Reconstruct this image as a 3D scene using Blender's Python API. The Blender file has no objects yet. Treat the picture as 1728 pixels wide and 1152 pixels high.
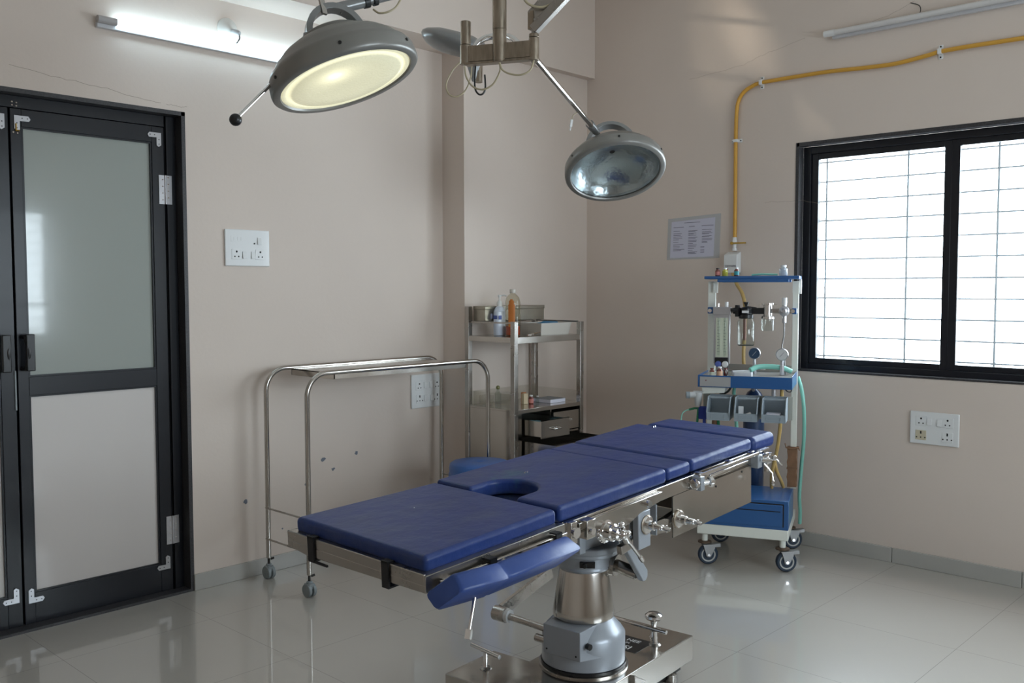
import bpy, math, random
from mathutils import Vector, Matrix
random.seed(7)
SC = bpy.context.scene
COL = SC.collection
PI = math.pi

# ---------------------------------------------------------------- camera
CAM_P = Vector((0, 0, 1.39))
yaw, pit, rol = math.radians(46.6288), math.radians(3.2428), math.radians(-0.066)
F = Vector((math.sin(yaw)*math.cos(pit), math.cos(yaw)*math.cos(pit), -math.sin(pit)))
R0 = Vector((math.cos(yaw), -math.sin(yaw), 0)); U0 = R0.cross(F)
RR = R0*math.cos(rol)+U0*math.sin(rol); UU = -R0*math.sin(rol)+U0*math.cos(rol)
cd = bpy.data.cameras.new('camera'); cam = bpy.data.objects.new('camera', cd); COL.objects.link(cam)
cd.sensor_width = 36; cd.lens = 1583.12/1728*36; cd.clip_start = .05; cd.clip_end = 200
cam.matrix_world = Matrix(((RR.x, UU.x, -F.x, 0), (RR.y, UU.y, -F.y, 0), (RR.z, UU.z, -F.z, 1.39), (0, 0, 0, 1)))
SC.camera = cam

# ---------------------------------------------------------------- world, light, exposure
w = bpy.data.worlds.new('world'); SC.world = w; w.use_nodes = True
bg = w.node_tree.nodes['Background']; bg.inputs[0].default_value = (.80, .91, 1, 1); bg.inputs[1].default_value = 6.5
vs = SC.view_settings; vs.view_transform = 'Standard'; vs.look = 'None'; vs.exposure = 1.13; vs.gamma = 1; vs.use_curve_mapping = False
SC.cycles.use_denoising = True
SC.cycles.max_bounces = 12; SC.cycles.diffuse_bounces = 6; SC.cycles.glossy_bounces = 5; SC.cycles.transparent_max_bounces = 16
SC.cycles.sample_clamp_indirect = 6
def portal(name, loc, rot, sx, sy):
    ld = bpy.data.lights.new(name, 'AREA'); ld.shape = 'RECTANGLE'; ld.size = sx; ld.size_y = sy; ld.cycles.is_portal = True
    o = bpy.data.objects.new(name, ld); COL.objects.link(o); o.location = loc; o.rotation_euler = rot
portal('window_portal_right', (4.99, 1.246, 1.55), (0, PI/2, 0), 1.25, 2.29)
portal('window_portal_rear', (2.72, -2.07, 1.55), (-PI/2, 0, PI), 2.04, 1.32)

# low sun glinting off metal outside the rear window, thrown up as thin streaks onto the window wall
def wall_pt(px, py):
    d = F+RR*((px-864)/1583.12)-UU*((py-576)/1583.12); return CAM_P+d*(4.7368/d.x)
for a, b, e in (((1206, -20), (1214, 168), 55), ((1226, -10), (1258, 110), 55), ((1248, 0), (1282, 125), 50), ((1268, 15), (1302, 128), 40), ((1350, 168), (1372, 228), 22), ((1376, 192), (1400, 232), 22)):
    gl = bpy.data.lights.new('sun_glint', 'SPOT'); gl.energy = e*7; gl.color = (1, .87, .70); gl.spot_blend = 1; gl.shadow_soft_size = .01
    lo = Vector((1.48, -4.6, .8)); A_, B_ = wall_pt(*a), wall_pt(*b); d = ((A_+B_)/2-lo); z = -d.normalized(); y = (A_-B_); y = (y-z*y.dot(z)); hl = y.length/2; y.normalize(); x = y.cross(z)
    gl.spot_size = 2*math.atan(hl*1.5/d.length); o = bpy.data.objects.new('sun_glint', gl); COL.objects.link(o)
    o.matrix_world = Matrix(((x.x*.22, y.x, z.x, lo.x), (x.y*.22, y.y, z.y, lo.y), (x.z*.22, y.z, z.z, lo.z), (0, 0, 0, 1)))

# ---------------------------------------------------------------- materials
MATS = {}
def mat(name, col, rough=.5, metal=0, coat=0, bump=0, bscale=200, spec=.5, var=0, vscale=3, emit=None, es=0, trans=0, alpha=1, crough=.05, stretch=None, col2=None, rvar=0):
    if name in MATS: return MATS[name]
    m = bpy.data.materials.new(name); m.use_nodes = True; nt = m.node_tree; b = nt.nodes['Principled BSDF']
    b.inputs['Base Color'].default_value = (*col, 1); b.inputs['Roughness'].default_value = rough; b.inputs['Metallic'].default_value = metal
    b.inputs['Coat Weight'].default_value = coat; b.inputs['Coat Roughness'].default_value = crough; b.inputs['Specular IOR Level'].default_value = spec
    if trans: b.inputs['Transmission Weight'].default_value = trans
    if alpha < 1: b.inputs['Alpha'].default_value = alpha
    if emit: b.inputs['Emission Color'].default_value = (*emit, 1); b.inputs['Emission Strength'].default_value = es
    tc = nt.nodes.new('ShaderNodeTexCoord'); mp = nt.nodes.new('ShaderNodeMapping'); nt.links.new(tc.outputs['Object'], mp.inputs[0])
    if stretch: mp.inputs['Scale'].default_value = stretch
    if var or rvar:
        n = nt.nodes.new('ShaderNodeTexNoise'); n.inputs['Scale'].default_value = vscale; n.inputs['Detail'].default_value = 5
        nt.links.new(mp.outputs[0], n.inputs[0])
        if var:
            r = nt.nodes.new('ShaderNodeValToRGB'); r.color_ramp.elements[0].position = .3; r.color_ramp.elements[1].position = .7
            c2 = col2 or tuple(c*(1-var) for c in col)
            r.color_ramp.elements[0].color = (*c2, 1); r.color_ramp.elements[1].color = (*col, 1)
            nt.links.new(n.outputs[0], r.inputs[0]); nt.links.new(r.outputs[0], b.inputs['Base Color'])
        if rvar:
            mr = nt.nodes.new('ShaderNodeMapRange'); mr.inputs[3].default_value = rough; mr.inputs[4].default_value = rough+rvar
            mr.inputs[1].default_value = .35; mr.inputs[2].default_value = .7
            nt.links.new(n.outputs[0], mr.inputs[0]); nt.links.new(mr.outputs[0], b.inputs['Roughness'])
    if bump:
        n2 = nt.nodes.new('ShaderNodeTexNoise'); n2.inputs['Scale'].default_value = bscale; n2.inputs['Detail'].default_value = 3
        nt.links.new(mp.outputs[0], n2.inputs[0])
        bp = nt.nodes.new('ShaderNodeBump'); bp.inputs['Strength'].default_value = bump; bp.inputs['Distance'].default_value = .01
        nt.links.new(n2.outputs[0], bp.inputs['Height']); nt.links.new(bp.outputs[0], b.inputs['Normal'])
    MATS[name] = m; return m
def thin_glass(name, tint=(.95, .97, .96), ior=1.45, refl=1.0, rough=.02):
    m = bpy.data.materials.new(name); m.use_nodes = True; nt = m.node_tree
    nt.nodes.clear(); o = nt.nodes.new('ShaderNodeOutputMaterial'); t = nt.nodes.new('ShaderNodeBsdfTransparent'); g = nt.nodes.new('ShaderNodeBsdfGlossy')
    lw = nt.nodes.new('ShaderNodeLayerWeight'); lw.inputs[0].default_value = .5; pw = nt.nodes.new('ShaderNodeMath'); pw.operation = 'POWER'; pw.inputs[1].default_value = 4
    fr = nt.nodes.new('ShaderNodeMath'); fr.operation = 'MULTIPLY_ADD'; fr.inputs[1].default_value = .75; fr.inputs[2].default_value = ((ior-1)/(ior+1))**2*1.3; mx = nt.nodes.new('ShaderNodeMixShader')
    nt.links.new(lw.outputs['Facing'], pw.inputs[0]); nt.links.new(pw.outputs[0], fr.inputs[0])
    t.inputs[0].default_value = (*tint, 1); g.inputs['Roughness'].default_value = rough
    nt.links.new(fr.outputs[0], mx.inputs[0]); nt.links.new(t.outputs[0], mx.inputs[1]); nt.links.new(g.outputs[0], mx.inputs[2]); nt.links.new(mx.outputs[0], o.inputs[0])
    MATS[name] = m; return m

WALL = mat('wall_paint', (.668, .578, .512), .62, var=.06, vscale=1.3, bump=.05, bscale=60)
CEIL = mat('ceiling_paint', (.82, .79, .74), .8)
SKIRT = mat('skirting_tile', (.42, .41, .38), .25, var=.08, vscale=4)
BLACK = mat('black_aluminium', (.007, .008, .012), .33, coat=.05, spec=.4)
STONE = mat('dark_granite', (.05, .048, .052), .4, var=.6, vscale=160)
STEEL = mat('stainless_steel', (.43, .405, .375), .22, metal=1, var=.1, vscale=6, rvar=.12)
TUBE = mat('tube_steel', (.50, .475, .44), .17, metal=1, var=.12, vscale=12)
PLATE = mat('polished_plate_steel', (.56, .53, .49), .13, metal=1, var=.12, vscale=5, rvar=.1)
CHROME = mat('chrome', (.72, .71, .70), .07, metal=1)
OLD = mat('tarnished_chrome', (.40, .34, .27), .28, metal=1, var=.35, vscale=25, rvar=.2, stretch=(3, 3, .6))
VINYL = None
PADBLUE = mat('padded_blue_vinyl', (.020, .060, .25), .42, coat=.08, crough=.2, bump=.12, bscale=25)
BLACKWEB = mat('black_webbing', (.008, .008, .01), .6)
CAST = mat('grey_cast_metal', (.34, .37, .41), .35, metal=.25, coat=.2)
LAMPGREY = mat('lamp_grey_paint', (.235, .23, .215), .36, metal=.3, var=.12, vscale=10)
LAMPGREY2 = mat('lamp_rim_grey_paint', (.24, .245, .245), .3, metal=.4)
BLUEP = mat('blue_painted_metal', (.016, .092, .27), .3, coat=.3)
WHITEP = mat('cream_painted_metal', (.74, .76, .70), .35, coat=.2)
GREYP = mat('grey_panel', (.36, .36, .36), .4)
RUBBER = mat('blue_black_rubber', (.015, .03, .055), .55)
GREYPL = mat('grey_plastic', (.22, .25, .26), .45)
BINPL = mat('blue_grey_plastic', (.27, .32, .36), .4)
WHITEPL = mat('white_plastic', (.72, .73, .73), .3, coat=.3)
DARK = mat('dark_void', (.006, .006, .007), .7)
BRASS = mat('brass', (.5, .32, .07), .35, metal=.8)
YELLOW = mat('yellow_hose_rubber', (.62, .33, .045), .42)
YELLOW2 = mat('aged_yellow_tube', (.5, .34, .12), .4)
CABLE = mat('cream_cable', (.42, .36, .24), .45)
GREENT = mat('green_tube', (.22, .55, .46), .35)
DKGREEN = mat('dark_green_tube', (.01, .16, .07), .4)
STOOLB = mat('blue_stool_plastic', (.04, .14, .45), .35, coat=.1)
PAPER = mat('paper', (.55, .55, .66), .5, coat=.3)
LAMIN = mat('laminate_border', (.42, .42, .43), .25, coat=.5)
INK = mat('ink', (.10, .09, .14), .6)
CARD = mat('brown_cardboard', (.24, .13, .07), .8, var=.3, vscale=20)
CREAMB = mat('cream_door_board', (.60, .56, .535), .35, coat=.3)
FROST = mat('frosted_door_glass', (.345, .375, .35), .12, coat=.8, crough=.04, bump=.03, bscale=14)
GLASS = thin_glass('window_glass', (.97, .98, .98))
CLEAR = thin_glass('clear_glass', (.86, .89, .87), 1.5)
ACRYL = thin_glass('acrylic', (.95, .95, .935), 1.4, rough=.08)
BOTTLE = thin_glass('clear_bottle_plastic', (.86, .84, .76), 1.4, rough=.08)
GRILL = mat('grey_grille_paint', (.22, .245, .26), .5)
TUBELIT = mat('lit_tube', (1, 1, 1), .4, emit=(.62, .86, 1), es=6.5)
TUBEOFF = mat('unlit_tube', (.62, .61, .60), .3)
SCREW = mat('screw_dark', (.03, .03, .03), .4, metal=.6)
ALU = mat('zinc_bracket', (.50, .50, .52), .3, metal=.8)
STAINBOX = mat('aged_steel_box', (.40, .37, .31), .3, metal=.9, var=.2, vscale=8)
TRAYW = mat('cream_enamel', (.55, .52, .47), .3, coat=.3)
SHEETB = mat('blue_sheet', (.04, .22, .42), .5)
SANI = mat('sanitizer_white', (.60, .66, .78), .3, coat=.3)
ORANGE = mat('orange_label', (.50, .16, .03), .45)
REDLIQ = mat('red_orange_liquid', (.42, .055, .012), .15, coat=.5)
LBLBLUE = mat('blue_label', (.08, .12, .38), .5)
REDV = mat('brown_red_vial', (.16, .03, .02), .15, coat=.6)
YELV = mat('yellow_vial', (.50, .48, .06), .15, coat=.6)
TEALL = mat('teal_label', (.03, .28, .32), .5)
PINKL = mat('pink_label', (.55, .2, .17), .5)
FLOWW = mat('flowmeter_panel', (.58, .62, .50), .4)
CLOTHB = mat('dark_blue_cloth', (.012, .03, .20), .8)
CYLB = mat('cylinder_blue', (.018, .045, .12), .35, coat=.3, var=.3, vscale=30)
BLACKPL = mat('black_plastic', (.01, .01, .011), .35)
CRACK = mat('crack_dirt', (.30, .23, .18), .9)
CHIP = mat('chipped_plaster', (.16, .18, .22), .9)

# floor: vitrified tiles with fine joints
def floor_mat():
    m = bpy.data.materials.new('vitrified_tiles'); m.use_nodes = True; nt = m.node_tree; b = nt.nodes['Principled BSDF']
    N = nt.nodes.new; L = nt.links.new
    tc = N('ShaderNodeTexCoord'); sp = N('ShaderNodeSeparateXYZ'); L(tc.outputs['Object'], sp.inputs[0])
    def line(out, off):
        a = N('ShaderNodeMath'); a.operation = 'SUBTRACT'; a.inputs[1].default_value = off; L(out, a.inputs[0])
        p = N('ShaderNodeMath'); p.operation = 'PINGPONG'; p.inputs[1].default_value = .3; L(a.outputs[0], p.inputs[0])
        c = N('ShaderNodeMath'); c.operation = 'LESS_THAN'; c.inputs[1].default_value = .0011; L(p.outputs[0], c.inputs[0]); return c.outputs[0]
    mx = N('ShaderNodeMath'); mx.operation = 'MAXIMUM'; L(line(sp.outputs[0], 3.748), mx.inputs[0]); L(line(sp.outputs[1], 1.19), mx.inputs[1])
    n = N('ShaderNodeTexNoise'); n.inputs['Scale'].default_value = 2.5; n.inputs['Detail'].default_value = 6; L(tc.outputs['Object'], n.inputs[0])
    r = N('ShaderNodeValToRGB'); r.color_ramp.elements[0].color = (.40, .375, .335, 1); r.color_ramp.elements[1].color = (.45, .425, .385, 1); L(n.outputs[0], r.inputs[0])
    c = N('ShaderNodeMixRGB'); L(mx.outputs[0], c.inputs[0]); L(r.outputs[0], c.inputs[1]); c.inputs[2].default_value = (.19, .17, .15, 1); L(c.outputs[0], b.inputs['Base Color'])
    b.inputs['Specular IOR Level'].default_value = .85; b.inputs['Coat Weight'].default_value = 1; b.inputs['Coat Roughness'].default_value = .03; b.inputs['Coat IOR'].default_value = 1.5
    b.inputs['Roughness'].default_value = .30
    return m
FLOOR = floor_mat()

def vinyl_mat():
    m = bpy.data.materials.new('worn_blue_vinyl'); m.use_nodes = True; nt = m.node_tree; b = nt.nodes['Principled BSDF']
    N = nt.nodes.new; L = nt.links.new
    tc = N('ShaderNodeTexCoord'); mp = N('ShaderNodeMapping'); L(tc.outputs['Object'], mp.inputs[0]); mp.inputs['Scale'].default_value = (2.5, 5, 3)
    n = N('ShaderNodeTexNoise'); n.inputs['Scale'].default_value = 2; n.inputs['Detail'].default_value = 6; L(mp.outputs[0], n.inputs[0])
    r = N('ShaderNodeValToRGB'); r.color_ramp.elements[0].position = .38; r.color_ramp.elements[1].position = .68
    r.color_ramp.elements[0].color = (.010, .034, .17, 1); r.color_ramp.elements[1].color = (.022, .044, .15, 1); L(n.outputs[0], r.inputs[0])
    # greenish stain near the cut-out
    d = N('ShaderNodeVectorMath'); d.operation = 'DISTANCE'; L(tc.outputs['Object'], d.inputs[0]); d.inputs[1].default_value = (-.23, .118, .79)
    n3 = N('ShaderNodeTexNoise'); n3.inputs['Scale'].default_value = 30; n3.inputs['Detail'].default_value = 4; L(tc.outputs['Object'], n3.inputs[0])
    a = N('ShaderNodeMath'); a.operation = 'MULTIPLY_ADD'; L(d.outputs['Value'], a.inputs[0]); a.inputs[1].default_value = -3.2; L(n3.outputs[0], a.inputs[2])
    mr = N('ShaderNodeMapRange'); L(a.outputs[0], mr.inputs[0]); mr.inputs[1].default_value = .28; mr.inputs[2].default_value = .55; mr.inputs[4].default_value = .45
    c = N('ShaderNodeMixRGB'); L(mr.outputs[0], c.inputs[0]); L(r.outputs[0], c.inputs[1]); c.inputs[2].default_value = (.03, .13, .15, 1); L(c.outputs[0], b.inputs['Base Color'])
    b.inputs['Roughness'].default_value = .42; b.inputs['Coat Weight'].default_value = .08; b.inputs['Coat Roughness'].default_value = .22; b.inputs['Specular IOR Level'].default_value = .35
    n2 = N('ShaderNodeTexNoise'); n2.inputs['Scale'].default_value = 14; n2.inputs['Detail'].default_value = 4; L(tc.outputs['Object'], n2.inputs[0])
    bp = N('ShaderNodeBump'); bp.inputs['Strength'].default_value = .4; bp.inputs['Distance'].default_value = .012; L(n2.outputs[0], bp.inputs['Height']); L(bp.outputs[0], b.inputs['Normal'])
    return m
VINYL = vinyl_mat()

# ---------------------------------------------------------------- mesh builder
def frame(ax):
    ax = Vector(ax).normalized(); t = Vector((0, 0, 1)) if abs(ax.z) < .9 else Vector((1, 0, 0))
    a = ax.cross(t).normalized(); return a, ax.cross(a).normalized(), ax
class MB:
    def __init__(s): s.v = []; s.f = []
    def add(s, vs, fs):
        k = len(s.v); s.v += [Vector(q) for q in vs]; s.f += [tuple(i+k for i in f) for f in fs]; return s
    def box(s, x0, x1, y0, y1, z0, z1, T=None):
        vs = [Vector((x, y, z)) for z in (z0, z1) for y in (y0, y1) for x in (x0, x1)]
        if T: vs = [T(q) for q in vs]
        return s.add(vs, [(0, 2, 3, 1), (4, 5, 7, 6), (0, 1, 5, 4), (1, 3, 7, 5), (3, 2, 6, 7), (2, 0, 4, 6)])
    def bar(s, p0, p1, wdt, hgt, up=(0, 0, 1)):
        p0, p1 = Vector(p0), Vector(p1); ax = (p1-p0).normalized(); a = ax.cross(Vector(up)).normalized(); b = a.cross(ax)
        vs = [p+a*i*wdt/2+b*j*hgt/2 for p in (p0, p1) for i, j in ((-1, -1), (1, -1), (1, 1), (-1, 1))]
        return s.add(vs, [(0, 1, 2, 3), (7, 6, 5, 4), (0, 4, 5, 1), (1, 5, 6, 2), (2, 6, 7, 3), (3, 7, 4, 0)])
    def lathe(s, prof, o, ax=(0, 0, 1), n=32, caps=True):
        a, b, c = frame(ax); o = Vector(o); vs = []; fs = []
        for r, h in prof:
            for i in range(n):
                t = 2*PI*i/n; vs.append(o+c*h+a*r*math.cos(t)+b*r*math.sin(t))
        for j in range(len(prof)-1):
            for i in range(n):
                k = (i+1) % n; fs.append((j*n+i, j*n+k, (j+1)*n+k, (j+1)*n+i))
        if caps and prof[0][0] > 1e-5: fs.append(tuple(range(n-1, -1, -1)))
        if caps and prof[-1][0] > 1e-5: fs.append(tuple((len(prof)-1)*n+i for i in range(n)))
        return s.add(vs, fs)
    def cyl(s, p0, p1, r, r1=None, n=20):
        p0, p1 = Vector(p0), Vector(p1); return s.lathe([(r, 0), (r if r1 is None else r1, (p1-p0).length)], p0, p1-p0, n)
    def ball(s, o, r, n=16, sc=(1, 1, 1)):
        k = len(s.v); s.lathe([(max(1e-6, r*math.sin(PI*i/8)), -r*math.cos(PI*i/8)) for i in range(9)], (0, 0, 0), (0, 0, 1), n)
        for i in range(k, len(s.v)): s.v[i] = Vector(o)+Vector((s.v[i].x*sc[0], s.v[i].y*sc[1], s.v[i].z*sc[2]))
        return s
    def tube(s, pts, r, n=10, closed=False):
        P = [Vector(q) for q in pts]; m = len(P); a = None; vs = []; fs = []
        for i, q in enumerate(P):
            if closed: t = P[(i+1) % m]-P[i-1]
            else: t = P[min(i+1, m-1)]-P[max(i-1, 0)]
            t.normalize()
            if a is None: a = frame(t)[0]
            a = (a-t*a.dot(t)).normalized(); b = t.cross(a); rr = r[i] if isinstance(r, (list, tuple)) else r
            for k in range(n):
                g = 2*PI*k/n; vs.append(q+a*rr*math.cos(g)+b*rr*math.sin(g))
        for i in range(m if closed else m-1):
            j = (i+1) % m
            for k in range(n): l = (k+1) % n; fs.append((i*n+k, i*n+l, j*n+l, j*n+k))
        if not closed: fs.append(tuple(range(n-1, -1, -1))); fs.append(tuple((m-1)*n+k for k in range(n)))
        return s.add(vs, fs)
    def prism(s, poly, T, t0, t1):
        n = len(poly); vs = [T(Vector((a, b, t))) for t in (t0, t1) for a, b in poly]
        return s.add(vs, [tuple(range(n-1, -1, -1)), tuple(range(n, 2*n))]+[(i, (i+1) % n, n+(i+1) % n, n+i) for i in range(n)])
    def slab(s, poly, T, z0, z1, r=.012, k=4, puff=0):
        # poly counter-clockwise; rounded upper and lower edges
        n = len(poly); P = [Vector((a, b)) for a, b in poly]
        def off(d):
            out = []
            for i in range(n):
                e0 = (P[i]-P[i-1]).normalized(); e1 = (P[(i+1) % n]-P[i]).normalized()
                n0 = Vector((-e0.y, e0.x)); n1 = Vector((-e1.y, e1.x)); q = (n0+n1); l = q.length; q = q/l if l > 1e-6 else n0
                out.append(P[i]+q*d/max(.5, q.dot(n0)))
            return out
        rings = []
        for j in range(k+1): t = PI/2*(1-j/k); rings.append((off(r*.6*(1-math.cos(t))), z0+r*.6*(1-math.sin(t))))
        for j in range(k+1): t = PI/2*j/k; rings.append((off(r*(1-math.cos(t))), z1-r*(1-math.sin(t))))
        rings.insert(0, (off(r*.6+.006), z0)); rings.append((off(r+.006), z1)); vs = [T(Vector((q.x, q.y, z))) for ring, z in rings for q in ring]; fs = []
        for j in range(len(rings)-1):
            for i in range(n): l = (i+1) % n; fs.append((j*n+i, j*n+l, (j+1)*n+l, (j+1)*n+i))
        fs.append(tuple(range(n-1, -1, -1))); fs.append(tuple((len(rings)-1)*n+i for i in range(n)))
        return s.add(vs, fs)
def rpoly(x0, x1, y0, y1, r, k=4):
    out = []
    for cx, cy, a0 in ((x1-r, y0+r, -90), (x1-r, y1-r, 0), (x0+r, y1-r, 90), (x0+r, y0+r, 180)):
        for i in range(k+1): t = math.radians(a0+90*i/k); out.append((cx+r*math.cos(t), cy+r*math.sin(t)))
    return out
def arcpath(pts, rad, k=8):
    P = [Vector(q) for q in pts]; out = [P[0]]
    for i in range(1, len(P)-1):
        a = (P[i-1]-P[i]).normalized(); b = (P[i+1]-P[i]).normalized(); r = min(rad, (P[i-1]-P[i]).length*.49, (P[i+1]-P[i]).length*.49)
        ang = a.angle(b); d = r; R_ = d*math.tan(ang/2); c = P[i]+(a+b).normalized()*(R_/math.sin(ang/2))
        p0 = P[i]+a*d; p1 = P[i]+b*d; v0 = p0-c; v1 = p1-c; th = v0.angle(v1)
        for j in range(k+1):
            t = j/k; out.append(c+(v0*math.sin((1-t)*th)+v1*math.sin(t*th))/math.sin(th))
    out.append(P[-1]); return out
def spline(pts, k=8):
    P = [Vector(q) for q in pts]; P = [P[0]*2-P[1]]+P+[P[-1]*2-P[-2]]; out = []
    for i in range(1, len(P)-2):
        for j in range(k):
            t = j/k; a, b, c, d = P[i-1:i+3]
            out.append(.5*((2*b)+(c-a)*t+(2*a-5*b+4*c-d)*t*t+(3*b-a-3*c+d)*t**3))
    out.append(P[-2]); return out

WM = {}
def worldm(o):
    return (worldm(o.parent) if o.parent else Matrix()) @ o.matrix_basis
SPLIT = {'hinge_bolt', 'box_screw', 'vinyl_scuff', 'rail_bolt', 'cast_bracket', 'screw', 'rim_screw', 'base_wheel', 'base_foot', 'casing_rivet', 'rail_screw', 'head_screw', 'yoke_pivot', 'flow_tube', 'flow_outlet_pipe', 'forceps_ring', 'clamp_knob', 'rail_end', 'plaster_crack', 'plaster_chip', 'drawer_gap', 'middle_side_frame', 'head_rest_rod', 'glazing_bead', 'shelf_bracket'}
def obj(name, mb, m, parent=None, **kw):
    if name not in SPLIT: return obj1(name, mb, m, parent, **kw)
    n = len(mb.v); par = list(range(n))
    def fd(i):
        while par[i] != i: par[i] = par[par[i]]; i = par[i]
        return i
    for f in mb.f:
        a = fd(f[0])
        for i in f[1:]: par[fd(i)] = a
    comp = {}
    for i in range(n): comp.setdefault(fd(i), []).append(i)
    o = None
    for ids in comp.values():
        ix = {i: k for k, i in enumerate(ids)}; q = MB(); q.v = [mb.v[i] for i in ids]; q.f = [tuple(ix[i] for i in f) for f in mb.f if f[0] in ix]
        o = obj1(name, q, m, parent, **kw)
    return o
def obj1(name, mb, m, parent=None, world=True, bevel=0, ang=38, loc=None, kind=None, label=None, seg=2):
    vs = mb.v
    if parent is not None and world:
        inv = worldm(parent).inverted(); vs = [inv @ q for q in vs]
    if loc is not None: vs = [q-Vector(loc) for q in vs]
    me = bpy.data.meshes.new(name); me.from_pydata([tuple(q) for q in vs], [], mb.f); me.validate(); me.update()
    import bmesh
    bm = bmesh.new(); bm.from_mesh(me); bmesh.ops.recalc_face_normals(bm, faces=bm.faces); bm.to_mesh(me); bm.free()
    for p_ in me.polygons: p_.use_smooth = True
    me.set_sharp_from_angle(angle=math.radians(ang))
    o = bpy.data.objects.new(name, me); COL.objects.link(o); me.materials.append(m)
    if parent: o.parent = parent
    if loc is not None: o.location = loc
    if bevel:
        bv = o.modifiers.new('bevel', 'BEVEL'); bv.width = bevel; bv.segments = seg; bv.limit_method = 'ANGLE'; bv.angle_limit = math.radians(40)
        bv.harden_normals = seg > 3
    if kind: o['kind'] = kind
    if label: o['label'] = label
    return o
def thing(name, label, cat, loc=(0, 0, 0), rz=0, group=None):
    o = bpy.data.objects.new(name, None); COL.objects.link(o); o.location = loc; o.rotation_euler = (0, 0, rz); o.empty_display_size = .05
    o['label'] = label; o['category'] = cat
    if group: o['group'] = group
    return o
def tag(o, label, cat, group=None):
    o['label'] = label; o['category'] = cat
    if group: o['group'] = group
    return o
def struct(name, mb, m, parent=None, bevel=0, label=None):
    return obj(name, mb, m, parent, bevel=bevel, kind=None if parent else 'structure', label=label)
def text_mesh(name, s, size, m, parent, O, X, Y, world=True, ext=.0004):
    # flat lettering; O = lower-left corner, X = reading direction, Y = up direction
    cu = bpy.data.curves.new(name, 'FONT'); cu.body = s; cu.size = size; cu.extrude = ext; cu.resolution_u = 2
    t = bpy.data.objects.new(name+'_curve', cu); me = bpy.data.meshes.new_from_object(t); bpy.data.objects.remove(t)
    X = Vector(X).normalized(); Y = Vector(Y).normalized(); Z = X.cross(Y); mb = MB()
    mb.add([Vector(O)+X*v.co.x+Y*v.co.y+Z*v.co.z for v in me.vertices], [tuple(p_.vertices) for p_ in me.polygons])
    return obj(name, mb, m, parent, world=world)

# ================================================================ ROOM SHELL
XR, YL, YR, XL, ZC = 4.7368, 3.9898, -1.85, -1.7, 3.3
struct('floor', MB().box(XL-.2, XR+.25, YR-.2, YL+.3, -.1, 0), FLOOR)
struct('ceiling', MB().box(XL-.2, XR+.25, YR-.2, YL+.3, ZC, ZC+.1), CEIL)
DX0, DX1, DZ = .66, 2.0813, 2.173
mb = MB(); mb.box(XL, DX0, YL, YL+.2, 0, ZC); mb.box(DX1, XR+.2, YL, YL+.2, 0, ZC); mb.box(DX0, DX1, YL, YL+.2, DZ, ZC)
wl = struct('wall_left', mb, WALL)
WY0, WY1, WZ0, WZ1 = .12, 2.372, .952, 2.156
mb = MB(); mb.box(XR, XR+.2, WY1, YL, 0, ZC); mb.box(XR, XR+.2, YR, WY0, 0, ZC); mb.box(XR, XR+.2, WY0, WY1, 0, WZ0); mb.box(XR, XR+.2, WY0, WY1, WZ1, ZC)
wr = struct('wall_right', mb, WALL)
RX0, RX1 = 1.7, 3.74
mb = MB(); mb.box(XL, RX0, YR-.2, YR, 0, ZC); mb.box(RX1, XR+.2, YR-.2, YR, 0, ZC); mb.box(RX0, RX1, YR-.2, YR, 0, .9); mb.box(RX0, RX1, YR-.2, YR, 2.2, ZC)
struct('wall_rear', mb, WALL)
struct('wall_side', MB().box(XL-.2, XL, YR-.2, YL+.2, 0, ZC), WALL)
PX, PY = 3.648, 3.812
struct('trim_1', MB().box(PX, XR, PY, YL, 0, 2.712), WALL, label='shallow painted pilaster in the room corner')
struct('trim_2', MB().box(XL, XR, 3.752, YL, 2.712, ZC), WALL, label='painted ceiling beam along the door wall')
# skirting
mb = MB(); mb.box(DX1+.004, PX, YL-.012, YL, 0, .076)
struct('baseboard_left', mb, SKIRT, bevel=.002)
mb = MB(); mb.box(PX-.012, PX, PY-.012, YL-.012, 0, .076); mb.box(PX, XR-.012, PY-.012, PY, 0, .076)
struct('baseboard_pilaster', mb, SKIRT)
mb = MB()
for a, b in ((YR, .6185), (.6215, 1.2185), (1.2215, 1.8185), (1.8215, 2.4185), (2.4215, 3.0185), (3.0215, 3.8)): mb.box(XR-.012, XR, a, b, 0, .076)
struct('baseboard_right', mb, SKIRT, bevel=.002)
# plaster cracks and chips
cr = MB()
def crack(pts, fx, r=.0007):
    q = []
    for i in range(len(pts)-1):
        for j in range(6):
            t = j/6; a = [pts[i][k]*(1-t)+pts[i+1][k]*t+random.uniform(-.004, .004) for k in (0, 1)]; q.append(fx(*a))
    cr.tube(q, r, 4)
lx = lambda x, z: (x, YL, z)
rx = lambda y, z: (XR, y, z)
crack([(1.36, 2.27), (1.55, 2.245), (1.72, 2.235), (1.86, 2.215), (2.0, 2.20)], lx)
crack([(2.0, 2.205), (2.07, 2.2), (2.11, 2.205)], lx)
crack([(3.05, 2.60), (2.7, 2.63), (2.55, 2.67), (2.3, 2.72)], rx, .0005)
crack([(2.1, 2.70), (1.9, 2.74), (1.75, 2.80)], rx, .0005)
crack([(2.2, 1.83), (2.36, 1.86), (2.6, 1.86)], rx, .0005)
obj('plaster_crack', cr, CRACK, wl)
ch = MB()
for x, z, s in ((2.357, .37, .014), (2.81, .515, .016), (3.02, .52, .013), (2.87, .455, .012), (2.70, .40, .009), (2.56, .20, .006)):
    poly = [(x+s*random.uniform(.5, 1.1)*math.cos(t), z+s*random.uniform(.4, 1)*math.sin(t)) for t in [2*PI*k/9 for k in range(9)]]
    ch.prism(poly, lambda q: Vector((q.x, YL-q.z, q.y)), 0, .0012)
obj('plaster_chip', ch, CHIP, wl)

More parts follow.
